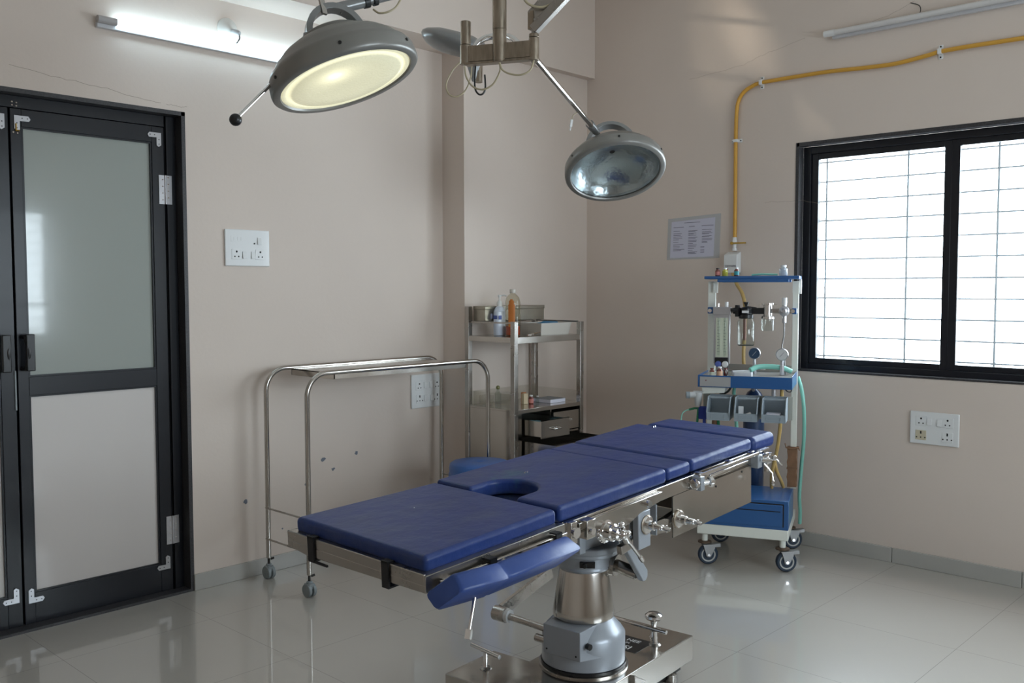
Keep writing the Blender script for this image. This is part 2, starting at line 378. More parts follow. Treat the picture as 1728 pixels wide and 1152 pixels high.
# ---------------------------------------------------------------- doors
mb = MB(); mb.box(DX1-.012, DX1+.006, YL-.003, YL+.06, 0, DZ+.006); mb.box(DX0, DX1+.006, YL-.003, YL+.06, DZ-.012, DZ+.006); mb.box(DX0-.006, DX0+.012, YL-.003, YL+.06, 0, DZ)
struct('trim_3', mb, STONE, label='dark granite lining round the double door')
FY = YL+.058
mb = MB(); mb.box(2.018, 2.069, FY, FY+.06, 0, 2.161); mb.box(.672, .72, FY, FY+.06, 0, 2.161); mb.box(.72, 2.018, FY, FY+.06, 2.112, 2.161)
mb.box(2.018, 2.028, FY+.0, FY+.08, 0, 2.161)
struct('trim_4', mb, BLACK, label='black aluminium frame of the double door', bevel=.002)
struct('trim_5', MB().box(DX0, DX1, YL-.004, YL+.12, 0, .012), STONE, label='dark threshold strip under the double door')
struct('wall_door_back', MB().box(DX0, DX1, YL+.2, YL+.25, 0, DZ), DARK)
def bracket(mb, x, z, sx, sz, L=.062, wd=.021):
    y0 = FY-.0025; y1 = FY+.0005
    poly = [(0, 0), (L-.008, 0), (L, wd*.55), (L-.006, wd), (wd, wd), (wd, L-.006), (wd*.55, L), (0, L-.008)]
    pts = [(x+sx*a, z+sz*b) for a, b in poly]
    if sx*sz < 0: pts.reverse()
    mb.prism(pts, lambda q: Vector((q.x, y1-q.z, q.y)), 0, y1-y0)
    return mb
def leaf(n, x0, x1, hinge_right, label):
    d = obj(f'door_{n}', MB().box(x0, x0+.042, FY+.002, FY+.04, .012, 2.11).box(x1-.056, x1, FY+.002, FY+.04, .012, 2.11)
            .box(x0+.042, x1-.056, FY+.002, FY+.04, 2.04, 2.11).box(x0+.042, x1-.056, FY+.002, FY+.04, .955, 1.031)
            .box(x0+.042, x1-.056, FY+.002, FY+.04, .012, .138), BLACK, kind='structure', label=label, bevel=.0015)
    for a, b in ((.955-.008, .955), (1.031, 1.039), (.138, .146), (2.032, 2.04)): pass
    obj('glass_panel', MB().box(x0+.04, x1-.054, FY+.016, FY+.022, 1.029, 2.042), FROST, d, label='frosted grey green glass panel')
    obj('lower_panel', MB().box(x0+.04, x1-.054, FY+.014, FY+.022, .136, .957), CREAMB, d, label='cream board panel')
    bd = MB()
    for a, b in ((1.031, 2.04), (.138, .955)):
        bd.box(x0+.042, x0+.049, FY+.006, FY+.016, a, b); bd.box(x1-.063, x1-.056, FY+.006, FY+.016, a, b)
        bd.box(x0+.049, x1-.063, FY+.006, FY+.016, a, a+.007); bd.box(x0+.049, x1-.063, FY+.006, FY+.016, b-.007, b)
    obj('glazing_bead', bd, BLACK, d)
    for cx, cz, sx, sz in ((x0+.014, 2.083, 1, -1), (x1-.014, 2.083, -1, -1), (x0+.014, .098, 1, 1), (x1-.014, .112, -1, 1)):
        b = obj('corner_bracket', bracket(MB(), cx, cz, sx, sz), ALU, d, label='zinc corner bracket')
        sc = MB()
        for k in (.03, .05):
            for q in ((cx+sx*k, cz+sz*.01), (cx+sx*.01, cz+sz*k)): sc.cyl((q[0], FY-.003, q[1]), (q[0], FY-.0022, q[1]), .0025, n=8)
        obj('screw', sc, SCREW, b)
    hx = x1+.002 if hinge_right else x0
    for zc in (1.833, .288):
        h = obj('hinge', MB().box(hx-.030, hx-.003, FY-.002, FY+.002, zc-.064, zc+.064).box(hx+.003, hx+.030, FY-.002, FY+.002, zc-.064, zc+.064).cyl((hx, FY-.003, zc-.064), (hx, FY-.003, zc+.064), .0045, n=10), ALU, d, label='steel butt hinge')
        sc = MB()
        for k in (-.045, -.015, .015, .045):
            sc.cyl((hx-.013, FY-.003, zc+k), (hx-.013, FY-.0015, zc+k), .003, n=8); sc.cyl((hx+.013, FY-.003, zc+k+.01), (hx+.013, FY-.0015, zc+k+.01), .003, n=8)
        obj('screw', sc, CHROME, h)
    sx = x0+.018 if hinge_right else x1-.03; s = 1 if hinge_right else -1
    hb = MB(); pth = arcpath([(sx, FY, 1.197), (sx+.004*s, FY-.035, 1.197), (sx+.012*s, FY-.045, 1.132), (sx+.004*s, FY-.035, 1.067), (sx, FY, 1.067)], .014)
    hb.tube(pth, [.009]*len(pth), 10); hb.box(min(sx+.0*s, sx+.034*s), max(sx+.0*s, sx+.034*s), FY-.05, FY-.036, 1.058, 1.208)
    h = obj('pull_handle', hb, BLACKPL, d, bevel=.004, label='black D shaped pull handle')
    return d
d1 = leaf(1, 1.376, 2.016, True, 'right leaf of black aluminium double door with frosted glass above cream panel')
d2 = leaf(2, .730, 1.368, False, 'left leaf of black aluminium double door cut off by the photo edge')
bb = MB()
for x, z in ((1.384, 2.135), (1.40, 2.133), (1.384, 2.122), (1.4, 2.120), (1.386, 2.015), (1.402, 2.013)): bb.cyl((x, FY-.002, z), (x, FY+.001, z), .0035, n=8)
obj('screw', bb, CHROME, d1)
obj('tower_bolt', MB().cyl((1.396, FY-.004, 2.02), (1.396, FY-.004, 2.05), .003, n=8).cyl((1.396, FY-.004, 2.022), (1.406, FY-.01, 2.022), .003, n=8), BRASS, d1, label='small brass tower bolt')
obj('door_stop', MB().box(1.362, 1.368, FY-.004, FY+.002, .90, 1.06), GREYPL, d2)

# ---------------------------------------------------------------- window in right wall
mb = MB(); XW = XR+.05
mb.box(XR-.003, XW+.0, WY1-.012, WY1+.006, WZ0-.006, WZ1+.008); mb.box(XR-.003, XW, WY0-.006, WY0+.012, WZ0-.006, WZ1+.008)
mb.box(XR-.003, XW, WY0, WY1, WZ1-.012, WZ1+.008); mb.box(XR-.003, XR+.2, WY0, WY1, WZ0-.008, WZ0+.002)
struct('trim_6', mb, STONE, label='dark granite lining round the window')
w1 = bpy.data.objects.new('window_1', None); COL.objects.link(w1); w1['kind'] = 'structure'; w1.location = (XW, 1.25, WZ0)
mb = MB(); mb.box(XW, XW+.06, 2.318, 2.36, WZ0, 2.144); mb.box(XW, XW+.06, WY0+.012, .165, WZ0, 2.144); mb.box(XW, XW+.06, .165, 2.318, 2.105, 2.144); mb.box(XW, XW+.06, .165, 2.318, WZ0, .985)
obj('window_frame', mb, BLACK, w1, bevel=.002)
for y0, y1 in ((1.600, 2.318), (.882, 1.600), (.165, .882)):  # last sash is out of view, added with a wider opening for more daylight
    s = obj('sliding_sash', MB().box(XW+.012, XW+.04, y1-.038, y1, .985, 2.105).box(XW+.012, XW+.04, y0, y0+.034, .985, 2.105).box(XW+.012, XW+.04, y0+.034, y1-.038, 2.074, 2.105).box(XW+.012, XW+.04, y0+.034, y1-.038, .985, 1.014), BLACK, w1, bevel=.0015)
    obj('pane', MB().box(XW+.024, XW+.028, y0+.032, y1-.036, 1.012, 2.076), GLASS, s)
mb = MB()
for y in (2.285, 1.85, 1.42, .98, .55, .2): mb.cyl((4.915, y, WZ0+.0), (4.915, y, WZ1), .006, n=8)
for k in range(11): mb.cyl((4.915, WY0, 1.02+k*.105), (4.915, WY1, 1.02+k*.105), .0045, n=8)
obj('window_grille', mb, GRILL, w1)
# rear window, seen only in reflections
w2 = bpy.data.objects.new('window_2', None); COL.objects.link(w2); w2['kind'] = 'structure'; w2.location = (2.9, YR-.05, .9)
mb = MB()
for a, b in ((RX0, RX0+.05), (2.9, 2.96), (RX1-.05, RX1)): mb.box(a, b, YR-.1, YR-.04, .9, 2.2)
mb.box(RX0, RX1, YR-.1, YR-.04, .9, .94); mb.box(RX0, RX1, YR-.1, YR-.04, 2.15, 2.2); mb.box(RX0, RX1, YR-.1, YR-.04, 1.22, 1.25)
obj('window_frame', mb, BLACK, w2)
mb = MB()
for k in range(11): mb.cyl((RX0, YR-.17, .98+k*.11), (RX1, YR-.17, .98+k*.11), .005, n=8)
for k in range(4): mb.cyl((RX0+.25+k*.4, YR-.17, .9), (RX0+.25+k*.4, YR-.17, 2.2), .005, n=8)
obj('window_grille', mb, GRILL, w2)
obj('pane', MB().box(RX0+.04, RX1-.04, YR-.072, YR-.068, .93, 2.16), GLASS, w2)

# ================================================================ OPERATING TABLE
OT = thing('operating_table', 'hydraulic operating table with blue vinyl cushions and steel frame in mid room', 'operating table', (2.402, 1.942, 0))
tO = Vector((2.4018, 1.9592, .797)); tU = Vector((.9982, .0103, .0584)).normalized(); tV = Vector((-.0112, .9998, .0158)); tV = (tV-tU*tV.dot(tU)).normalized(); tW = tU.cross(tV)
def T(q): return tO+tU*q[0]+tV*q[1]+tW*q[2]
def P3(u, v, w_): return T((u, v, w_))
def arcs(cx, cy, r, a0, a1, n, ry=None):
    return [(cx+r*math.cos(math.radians(a0+(a1-a0)*i/n)), cy+(ry or r)*math.sin(math.radians(a0+(a1-a0)*i/n))) for i in range(n+1)]
hw = .257
obj('leg_cushion', MB().prism([(-.925, -.259), (-.425, -hw), (-.425, .247), (-.925, .284)], T, -.043, .002), VINYL, OT, bevel=.014, seg=5, ang=60)
seat = [(.130, -hw), (.130, hw), (-.415, hw), (-.415, .098)]+arcs(-.345, .005, .088, 100, -100, 16, .092)+[(-.415, -.088), (-.415, -hw)]
obj('seat_cushion', MB().prism(seat, T, -.043, .006), VINYL, OT, bevel=.014, seg=5, ang=60, label='blue seat cushion with a horseshoe cut-out and green stain')
obj('waist_cushion', MB().prism([(.134, -hw), (.274, -hw), (.274, hw), (.134, hw)], T, -.040, .002), VINYL, OT, bevel=.014, seg=5, ang=60)
obj('back_cushion', MB().prism([(.278, -hw), (.692, -hw), (.692, hw), (.278, hw)], T, -.040, .004), VINYL, OT, bevel=.015, seg=5, ang=60)
obj('head_cushion', MB().prism([(.712, -hw+.006), (.878, -hw+.002), (.878, hw-.03), (.712, hw-.02)], T, -.058, .0), VINYL, OT, bevel=.022, seg=5, ang=60)
# staples / tie wires poking through the vinyl
for u, v in ((-.189, .075), (.655, .15)):
    sb = MB()
    for k in (0, 1): sb.tube([P3(u+.012*k, v, .0), P3(u+.012*k, v+.002, .009), P3(u+.012*k+.008, v+.006, .008), P3(u+.012*k+.01, v+.008, 0)], .0015, 6)
    obj('tie_wire', sb, CHROME, OT)
sb = MB()
for u, v in ((-.07, -.13), (-.03, -.17), (-.66, .08), (-.18, -.19)): sb.ball(P3(u, v, .004 if u > -.4 else .001), .0022, 8)
obj('vinyl_scuff', sb, WHITEPL, OT)
# leg section frame: folded steel tray
fr = MB()
fr.box(-.945, -.938, -.275, .297, -.080, -.034, T); fr.box(-.945, -.42, -.281, -.274, -.080, -.036, T); fr.box(-.945, -.42, .290, .297, -.080, -.036, T)
fr.box(-.945, -.42, -.281, .297, -.040, -.036, T)
poly = [(-.275, -.08), (.18, -.088), (.225, -.087), (.27, -.075), (.297, -.06), (.297, -.082)]
fr.prism([(-.281, -.0795), (-.281, -.06), (.297, -.06), (.297, -.070), (.265, -.082), (.205, -.0885), (.12, -.0875)], lambda q: T((q.z, q.x, q.y)), -.9455, -.9385)
obj('leg_section_frame', fr, STEEL, OT, bevel=.002)
rb = obj('accessory_rail', MB().box(-.912, -.435, -.302, -.292, -.080, -.053, T), PLATE, OT, bevel=.002)
sb = MB()
for u in (-.885, -.69, -.47): sb.cyl(P3(u, -.29, -.066), P3(u, -.306, -.066), .009, n=14)
for u in (-.88, -.46): sb.box(u-.015, u+.015, -.294, -.28, -.078, -.055, T)
obj('rail_bolt', sb, CHROME, rb)
# webbing straps round the frame
for v in (.18, -.135):
    st = MB().box(-.951, -.9455, v-.013, v+.013, -.093, -.028, T).box(-.951, -.80, v-.013, v+.013, -.098, -.093, T).box(-.951, -.93, v-.013, v+.013, -.034, -.029, T)
    if v > 0: st.box(-.95, -.945, v-.07, v+.013, -.1, -.094, T)
    obj('strap', st, BLACKWEB, OT)
for u in (-.735, -.475):
    st = MB().box(u-.012, u+.012, -.307, -.302, -.085, -.044, T).box(u-.012, u+.012, -.307, -.28, -.048, -.044, T)
    st.bar(P3(u, -.305, -.06), P3(u+.012, -.335, -.10), .022, .003, (1, 0, 0))
    obj('strap', st, BLACKWEB, OT)
# folded arm rest pad hanging on the near side
E1 = [Vector((-.968, -.405, -.046)), Vector((-.80, -.405, -.060)), Vector((-.51, -.405, -.0615))]
c0 = Vector((0, .042, .034)); c2 = Vector((0, .075, -.062)); c1 = c0+c2
secs = []
E1 = [q+Vector((.028, 0, 0)) for q in E1]; E1[2].x += -.008
for i, e in enumerate([E1[0], E1[0]+Vector((.012, 0, 0)), E1[1]-Vector((.012, 0, 0)), E1[1], E1[1]+Vector((.012, 0, 0)), E1[2]-Vector((.012, 0, 0)), E1[2]]):
    k = (.86, 1, 1, .93, 1, 1, .86)[i]; cen = e+c1*.5; q = []
    if i == len(E1)+3: e = e+Vector((0, 0, .0))
    corners = [e, e+c0, e+c1, e+c2]
    # slanted ends: upper edge shorter at the far end, longer at near end
    sh = [(.0, 0), (.012, -.02), (-.02, -.04), (-.02, -.035)]
    for j, p_ in enumerate(corners):
        p_ = cen+(p_-cen)*k; t = i/6; p_ = p_+Vector((sh[j][0]*(1-t)+sh[j][1]*t, 0, 0)); q.append(p_)
    ring = []
    for j in range(4):
        a, b, cc = q[j-1], q[j], q[(j+1) % 4]
        ring += [b+(a-b).normalized()*.010, b+(a-b).normalized()*.003+(cc-b).normalized()*.003, b+(cc-b).normalized()*.010]
    secs.append([T(p_) for p_ in ring])
pb = MB(); n = 12; vs = [v for r_ in secs for v in r_]
pb.add(vs, [(j*n+i, j*n+(i+1) % n, (j+1)*n+(i+1) % n, (j+1)*n+i) for j in range(len(secs)-1) for i in range(n)]+[tuple(range(n-1, -1, -1)), tuple((len(secs)-1)*n+i for i in range(n))])
obj('arm_rest_pad', pb, PADBLUE, OT, ang=50, label='padded blue arm rest folded down beside the leg section')
obj('arm_rest_lever', MB().cyl(P3(-.85, -.35, -.10), P3(-.887, -.365, -.168), .0045, n=10).bar(P3(-.885, -.364, -.165), P3(-.895, -.368, -.185), .014, .014), CHROME, OT)
obj('arm_rest_bracket', MB().box(-.62, -.56, -.36, -.28, -.07, -.06, T).box(-.60, -.50, -.335, -.31, -.075, -.06, T), STEEL, OT)
# middle section
mf = MB()
for s in (1, -1):
    y0, y1 = sorted((s*.268, s*.255)); mf.box(-.398, .285, y0, y1, -.088, -.042, T)
mf.box(-.40, .285, -.255, .255, -.047, -.043, T)
obj('middle_side_frame', mf, PLATE, OT, bevel=.002)
mf = MB(); mf.box(-.398, -.37, -.285, -.268, -.105, -.040, T); mf.box(-.345, -.305, -.30, -.268, -.100, -.045, T)
mf.prism([(-.36, -.05), (.06, -.05), (.06, -.078), (-.06, -.092), (-.12, -.112), (-.20, -.112), (-.26, -.092), (-.36, -.07)], lambda q: T((q.x, q.z, q.y)), -.285, -.270)
obj('hinge_plate', mf, PLATE, OT, bevel=.002)
sb = MB()
sb.cyl(P3(-.385, -.286, -.07), P3(-.385, -.296, -.07), .016, n=16); sb.cyl(P3(-.33, -.30, -.075), P3(-.33, -.312, -.075), .011, n=14); sb.cyl(P3(-.03, -.285, -.068), P3(-.03, -.30, -.068), .011, n=14)
obj('hinge_bolt', sb, CHROME, OT)
# ratchet gear with lever handle
g = MB(); g.lathe([(.030, 0), (.034, .004), (.034, .016), (.026, .018), (.026, .042), (.020, .046), (.020, .064), (.012, .068), (.012, .085), (.006, .088)], P3(-.235, -.270, -.104), -tV, 28)
for k in range(18):
    a = 2*PI*k/18; o_ = P3(-.235+.034*math.cos(a), -.280, -.104+.034*math.sin(a)); g.ball(o_, .004, 6)
gr = obj('ratchet_gear', g, CHROME, OT)
g = MB(); g.cyl(P3(-.235, -.34, -.085), P3(-.215, -.345, -.130), .011, n=14); g.ball(P3(-.235, -.34, -.075), .010, 10); g.ball(P3(-.225, -.355, -.10), .010, 10)
g.tube([P3(-.215, -.345, -.125), P3(-.195, -.35, -.150), P3(-.165, -.355, -.188), P3(-.158, -.356, -.197)], .0052, 10); g.cyl(P3(-.166, -.355, -.186), P3(-.155, -.357, -.201), .0075, n=10)
obj('ratchet_lever', g, CHROME, gr)
# cast bracket and crank spindles
obj('cast_bracket', MB().box(-.072, -.008, -.285, -.262, -.208, -.090, T).box(-.072, -.008, .25, .27, -.208, -.090, T).box(.035, .040, -.278, -.20, -.19, -.088, T), CAST, OT, bevel=.003)
def spindle(u, w_, v0):
    s = obj('crank_spindle', MB().lathe([(.028, 0), (.029, .004), (.025, .009), (.014, .010), (.014, .03), (.010, .034), (.009, .06), (.006, .062), (.006, .085), (.004, .088)], P3(u, v0, w_), -tV, 24), CHROME, OT)
    s2 = MB(); s2.cyl(P3(u-.018, v0-.055, w_), P3(u+.018, v0-.055, w_), .0035, n=8); s2.cyl(P3(u, v0-.075, w_-.011), P3(u, v0-.075, w_+.011), .003, n=8)
    obj('cross_pin', s2, CHROME, s)
    obj('collar', MB().lathe([(.030, 0), (.031, .005), (.024, .008)], P3(u, v0+.001, w_), -tV, 24), OLD, s)
spindle(-.03, -.135, -.285); spindle(.180, -.172, -.266)
# steel drop casing under the back section
cs = MB(); cs.box(.146, .668, -.265, -.262, -.228, -.090, T); cs.box(.146, .668, .262, .265, -.228, -.09, T); cs.box(.665, .668, -.262, .262, -.228, -.09, T); cs.box(.40, .665, -.262, .262, -.222, -.219, T)
cs.box(.146, .152, -.268, -.262, -.228, -.09, T)
obj('steel_casing', cs, PLATE, OT)
sb = MB()
for u, w_ in ((.60, -.10), (.42, -.115), (.30, -.10)): sb.cyl(P3(u, -.264, w_), P3(u, -.2665, w_), .004, n=8)
obj('casing_rivet', sb, SCREW, OT)
cs = MB(); cs.box(.0, .140, -.20, -.196, -.205, -.10, T); cs.prism([(0, -.19), (.14, -.205), (.14, -.165), (.11, -.155), (0, -.155)], lambda q: T((q.x, q.z, q.y)), -.258, -.255)
obj('inner_casing', cs, PLATE, OT)
obj('under_beam', MB().box(-.35, .40, -.13, .13, -.14, -.06, T).box(-.30, .10, -.19, .19, -.115, -.09, T), SCREW, OT, bevel=.004, label='dark painted beam under the seat')
obj('roller', MB().cyl(P3(.035, -.225, -.215), P3(.035, -.205, -.215), .022, n=20), BLACKPL, OT)
obj('support_channel', MB().bar(P3(-.08, -.215, -.22), P3(.36, -.215, -.165), .02, .028), STEEL, OT, bevel=.002)
# back section rails
rl = MB(); rl.box(.268, .675, -.296, -.288, -.048, -.036, T); rl.box(.34, .60, -.292, -.285, -.062, -.053, T)
for u in (.30, .5, .66): rl.box(u-.008, u+.008, -.29, -.255, -.048, -.038, T)
obj('back_side_rail', rl, CHROME, OT, bevel=.002)
obj('back_section_frame', MB().box(.285, .70, -.262, -.252, -.085, -.041, T).box(.285, .70, .252, .262, -.085, -.041, T).box(.285, .70, -.252, .252, -.050, -.042, T).box(.70, .80, -.06, .06, -.085, -.06, T), PLATE, OT, bevel=.002)
kb = MB(); kb.box(.262, .285, -.303, -.262, -.092, -.045, T)
k_ = obj('rail_clamp', kb, CAST, OT, bevel=.002)
kb = MB(); kb.lathe([(.016, 0), (.019, .004), (.019, .012), (.012, .016)], P3(.262, -.285, -.068), -tU, 18); kb.lathe([(.010, 0), (.010, .02), (.017, .024), (.019, .034), (.012, .042)], P3(.285, -.295, -.068), tU+tV*-.5, 18)
obj('clamp_knob', kb, CHROME, k_)
k_ = obj('head_rest_clamp', MB().box(.672, .705, -.292, -.252, -.10, -.05, T), CAST, OT, bevel=.003)
kb = MB(); kb.box(.69, .76, -.30, -.28, -.062, -.055, T); kb.box(.70, .77, -.285, -.27, -.045, -.040, T); kb.tube([P3(.70, -.30, -.085), P3(.715, -.325, -.12), P3(.712, -.33, -.150)], .0032, 8); kb.ball(P3(.712, -.33, -.155), .008, 8, (.8, .8, 1.4))
kb.tube([P3(.72, -.295, -.08), P3(.775, -.31, -.082), P3(.81, -.315, -.11)], .0032, 8); kb.ball(P3(.765, -.308, -.075), .010, 8); kb.ball(P3(.73, -.30, -.08), .012, 8); kb.cyl(P3(.69, -.30, -.07), P3(.70, -.33, -.07), .008, n=10)
kb.box(.72, .735, -.30, -.29, -.12, -.05, T)
obj('clamp_lever', kb, CHROME, k_)
obj('head_rest_rod', MB().cyl(P3(.66, -.15, -.07), P3(.80, -.15, -.065), .008, n=10).cyl(P3(.66, .15, -.07), P3(.80, .15, -.065), .008, n=10).box(.73, .86, -.2, .2, -.064, -.058, T), STEEL, OT)
obj('seat_ring_rim', MB().tube([P3(-.425+.0, .09, -.046), P3(-.41, .0, -.046), P3(-.425, -.09, -.046)], .003, 6), CHROME, OT)
# pedestal
CX, CY = 2.402, 1.942
O_ = lambda z, dx=0, dy=0: (CX+dx, CY+dy, z)
obj('top_flange', MB().lathe([(.092, 0), (.104, .004), (.106, .012), (.106, .017), (.110, .019), (.110, .036), (.106, .040)], O_(.508, .015, .0), n=40).box(CX-.13, CX-.10, CY-.09, CY-.02, .548, .70).box(CX-.11, CX+.10, CY-.07, CY+.07, .548, .60).box(CX-.085, CX+.085, CY-.06, CY+.06, .60, .69), CAST, OT, bevel=.003)
obj('neck', MB().lathe([(.088, 0), (.088, .034)], O_(.477, .008, 0), n=36), CAST, OT)
obj('neck_block', MB().bar((CX-.072, CY-.042, .495), (CX-.042, CY-.082, .495), .014, .020).cyl((CX-.076, CY-.064, .494), (CX-.055, CY-.055, .494), .008, n=12), SCREW, OT, bevel=.002)
obj('column_ring', MB().lathe([(.078, 0), (.084, .004), (.087, .010), (.084, .017), (.076, .018)], O_(.460, .004, 0), n=40), CAST, OT)
obj('column_cone', MB().lathe([(.096, 0), (.102, .006), (.103, .018), (.101, .03), (.083, .150), (.080, .163)], O_(.300), n=48), PLATE, OT, label='polished conical steel column cover')
hs = MB(); hs.lathe([(.139, 0), (.139, .092), (.128, .108), (.10, .138), (.085, .150)], O_(.158), n=48)
hb = obj('pump_housing', hs, CAST, OT)
# square-to-round front facet and side box
yb = math.radians(5)
def B(u, v, z): return Vector((CX+u*math.cos(yb)-v*math.sin(yb), CY+u*math.sin(yb)+v*math.cos(yb), z))
BX = lambda q: B(q[0], q[1], q[2])
fa = MB(); fa.add([B(-.145, -.085, .205), B(-.145, -.085, .300), B(-.145, .06, .300), B(-.145, .06, .205), B(.02, -.085, .30), B(-.075, -.120, .205), B(.06, .08, .30), B(.02, .08, .2)],
    [(0, 1, 2, 3), (0, 5, 4, 1), (1, 4, 6, 2), (2, 6, 7, 3), (5, 7, 6, 4), (0, 3, 7, 5)])
obj('side_box', fa, CAST, hb, bevel=.002)
sb = MB()
for v, z in ((-.07, .220), (.045, .220)): sb.cyl(B(-.146, v, z), B(-.1475, v, z), .003, n=8)
sb.cyl(B(-.115, -.092, .25), B(-.118, -.106, .25), .010, n=16)
obj('box_screw', sb, SCREW, hb)
obj('base_seal_ring', MB().lathe([(.143, 0), (.143, .010)], O_(.1465), n=48), BLACKPL, OT)
obj('base_ring', MB().lathe([(.150, 0), (.150, .005), (.144, .007)], O_(.140), n=48), STEEL, OT)
plan = [(-.357, -.30), (-.108, -.30), (-.108, -.176), (.445, -.176), (.445, .176), (-.106, .146), (-.108, .30), (-.357, .30)]
plan = [(-.357, -.30), (-.108, -.30), (-.108, -.176), (.445, -.176), (.445, .17), (-.106, .146), (-.108, .30), (-.357, .30)]
obj('base_cover', MB().prism(plan, BX, .05, .14), PLATE, OT, bevel=.003, label='polished T shaped steel base cover')
obj('base_chassis', MB().box(-.33, -.13, -.27, .27, .012, .055, BX).box(-.13, .42, -.14, .13, .012, .055, BX), SCREW, OT)
wh = MB()
for u, v in ((-.30, -.26), (-.30, .26), (.38, -.12), (.38, .12)): wh.cyl(B(u, v-.012, .024), B(u, v+.012, .024), .024, n=20)
obj('base_wheel', wh, RUBBER, OT)
obj('base_foot', MB().lathe([(.02, 0), (.02, .03), (.008, .034), (.008, .06)], B(.33, -.15, 0), n=16).lathe([(.02, 0), (.02, .03), (.008, .034), (.008, .06)], B(-.33, -.28, 0), n=16), STEEL, OT)
for (sx, sy), z1, a, b in (((2.14, 2.144), .195, (2.146, 2.215, .199), (2.136, 2.075, .197)), ((2.694, 1.856), .187, (2.706, 2.050, .190), (2.712, 1.812, .192))):
    if sx > 2.5: a, b = (2.690-.0, 2.055, .192), (2.700, 1.812, .192)
    h = obj('brake_handle', MB().lathe([(.011, 0), (.0085, .012), (.007, z1-.14)], (sx, sy, .14), n=14).cyl(a, b, .0072, n=14), CHROME, OT)
    obj('handle_collar', MB().lathe([(.022, 0), (.018, .004), (.010, .006)], (sx, sy, .14), n=20), STEEL, h)
obj('mushroom_knob', MB().lathe([(.016, 0), (.011, .008), (.0095, .045), (.012, .058), (.026, .064), (.032, .071), (.031, .080), (.022, .087), (.001, .090)], (2.752, 1.902, .14), n=24), CHROME, OT)
obj('pump_lever', MB().cyl((2.29, 1.98, .266), (2.283, 2.2, .270), .0115, n=18).cyl((2.284, 2.185, .270), (2.281, 2.235, .270), .026, n=24).bar((2.30, 2.225, .274), (2.55, 2.215, .356), .016, .042), STEEL, OT, bevel=.001)
obj('pump_lever_collar', MB().cyl((2.285, 2.17, .270), (2.284, 2.186, .270), .022, n=24), WHITEPL, OT)
obj('stub_rod', MB().cyl((2.285, 1.95, .232), (2.28, 2.045, .232), .013, n=18), STEEL, OT, bevel=.001)
obj('tilt_lever_arm', MB().prism([(-.031, -.239), (.054, -.362), (.070, -.361), (.079, -.349), (.079, -.329), (.017, -.250), (-.005, -.19), (-.05, -.19)], lambda q: T((q.x, q.z, q.y)), -.212, -.19), CAST, OT, bevel=.003)
obj('tilt_cylinder', MB().cyl(P3(.045, -.10, -.325), P3(.052, -.19, -.340), .021, n=20).cyl(P3(.03, -.06, -.32), P3(.042, -.115, -.325), .036, n=24).cyl(P3(.0, .0, -.30), P3(.035, -.08, -.32), .03, n=20), STEEL, OT)
obj('lock_pedal', MB().bar(B(.02, -.178, .135), B(.02, -.182, .04), .02, .004, (1, 0, 0)).bar(B(.02, -.18, .130), B(.06, -.20, .108), .012, .005), STEEL, OT)
# name decal on base
dc = obj('base_decal', MB().box(.17, .295, -.100, .02, .1402, .1408, BX), BLACKPL, OT)
Xd = (B(.1, -.1, 0)-B(.1, 0, 0)); Yd = B(.1, 0, 0)-B(0, 0, 0)
text_mesh('decal_lettering', 'NEE', .030, WHITEPL, dc, B(.255, -.01, .1410), Xd, Yd)
text_mesh('decal_lettering', 'IN', .016, WHITEPL, dc, B(.232, -.02, .1410), Xd, Yd)
text_mesh('decal_lettering', 'SI', .042, WHITEPL, dc, B(.185, -.035, .1410), Xd, Yd)

# ================================================================ SURGICAL LIGHT
HUB = Vector((2.5563, 2.4711, 2.2648))
SL = thing('surgical_light', 'ceiling hung grey surgical light with one lit and one unlit dome', 'surgical light', (2.556, 2.471, ZC))
def at(px, py, dep): return CAM_P+F*dep+RR*((px-864)/1583.12*dep)-UU*((py-576)/1583.12*dep)
pt = at(843, 96, 3.5)
hub = obj('ceiling_pole', MB().cyl((pt.x, pt.y, pt.z-.02), (pt.x, pt.y, ZC), .0235, n=28).cyl((pt.x, pt.y, ZC-.08), (pt.x, pt.y, ZC), .09, n=32).cyl((pt.x, pt.y, pt.z+.10), (pt.x, pt.y, ZC-.08), .0265, n=28), OLD, SL)
bl = at(786, 92, 3.55); br = at(901, 84, 3.46)
bl.z = br.z = (bl.z+br.z)/2
obj('pole_bracket', MB().bar(bl, br, .032, .060).cyl(bl+Vector((0, 0, -.035)), bl+Vector((0, 0, .036)), .0215, n=24).cyl(bl+Vector((0, 0, .038)), bl+Vector((0, 0, .125)), .0195, n=24)
    .cyl(br+Vector((0, 0, -.042)), br+Vector((0, 0, .040)), .0195, n=24).cyl(br+Vector((0, 0, .042)), br+Vector((0, 0, .055)), .0185, n=24).cyl(Vector((pt.x, pt.y, bl.z-.036)), Vector((pt.x, pt.y, pt.z+.1)), .026, n=24)
    .bar(bl-Vector((0, 0, .036)), br-Vector((0, 0, .036)), .04, .008), OLD, SL, bevel=.0015)
# spring arm leaving up to the right
a0 = br+Vector((0, 0, .06)); a1 = at(990, -45, 3.35)
obj('spring_arm', MB().bar(a0+Vector((0, 0, .01)), a1, .03, .034).bar(at(899, 28, 3.46), at(960, -40, 3.40), .020, .05).cyl(a0-Vector((0, 0, .01)), a0+Vector((0, 0, .05)), .010, n=12), STEEL, SL, bevel=.002)
obj('arm_sleeve', MB().bar(at(899, 50, 3.46), at(899, 20, 3.46), .026, .026, (1, 0, 0)), OLD, SL)
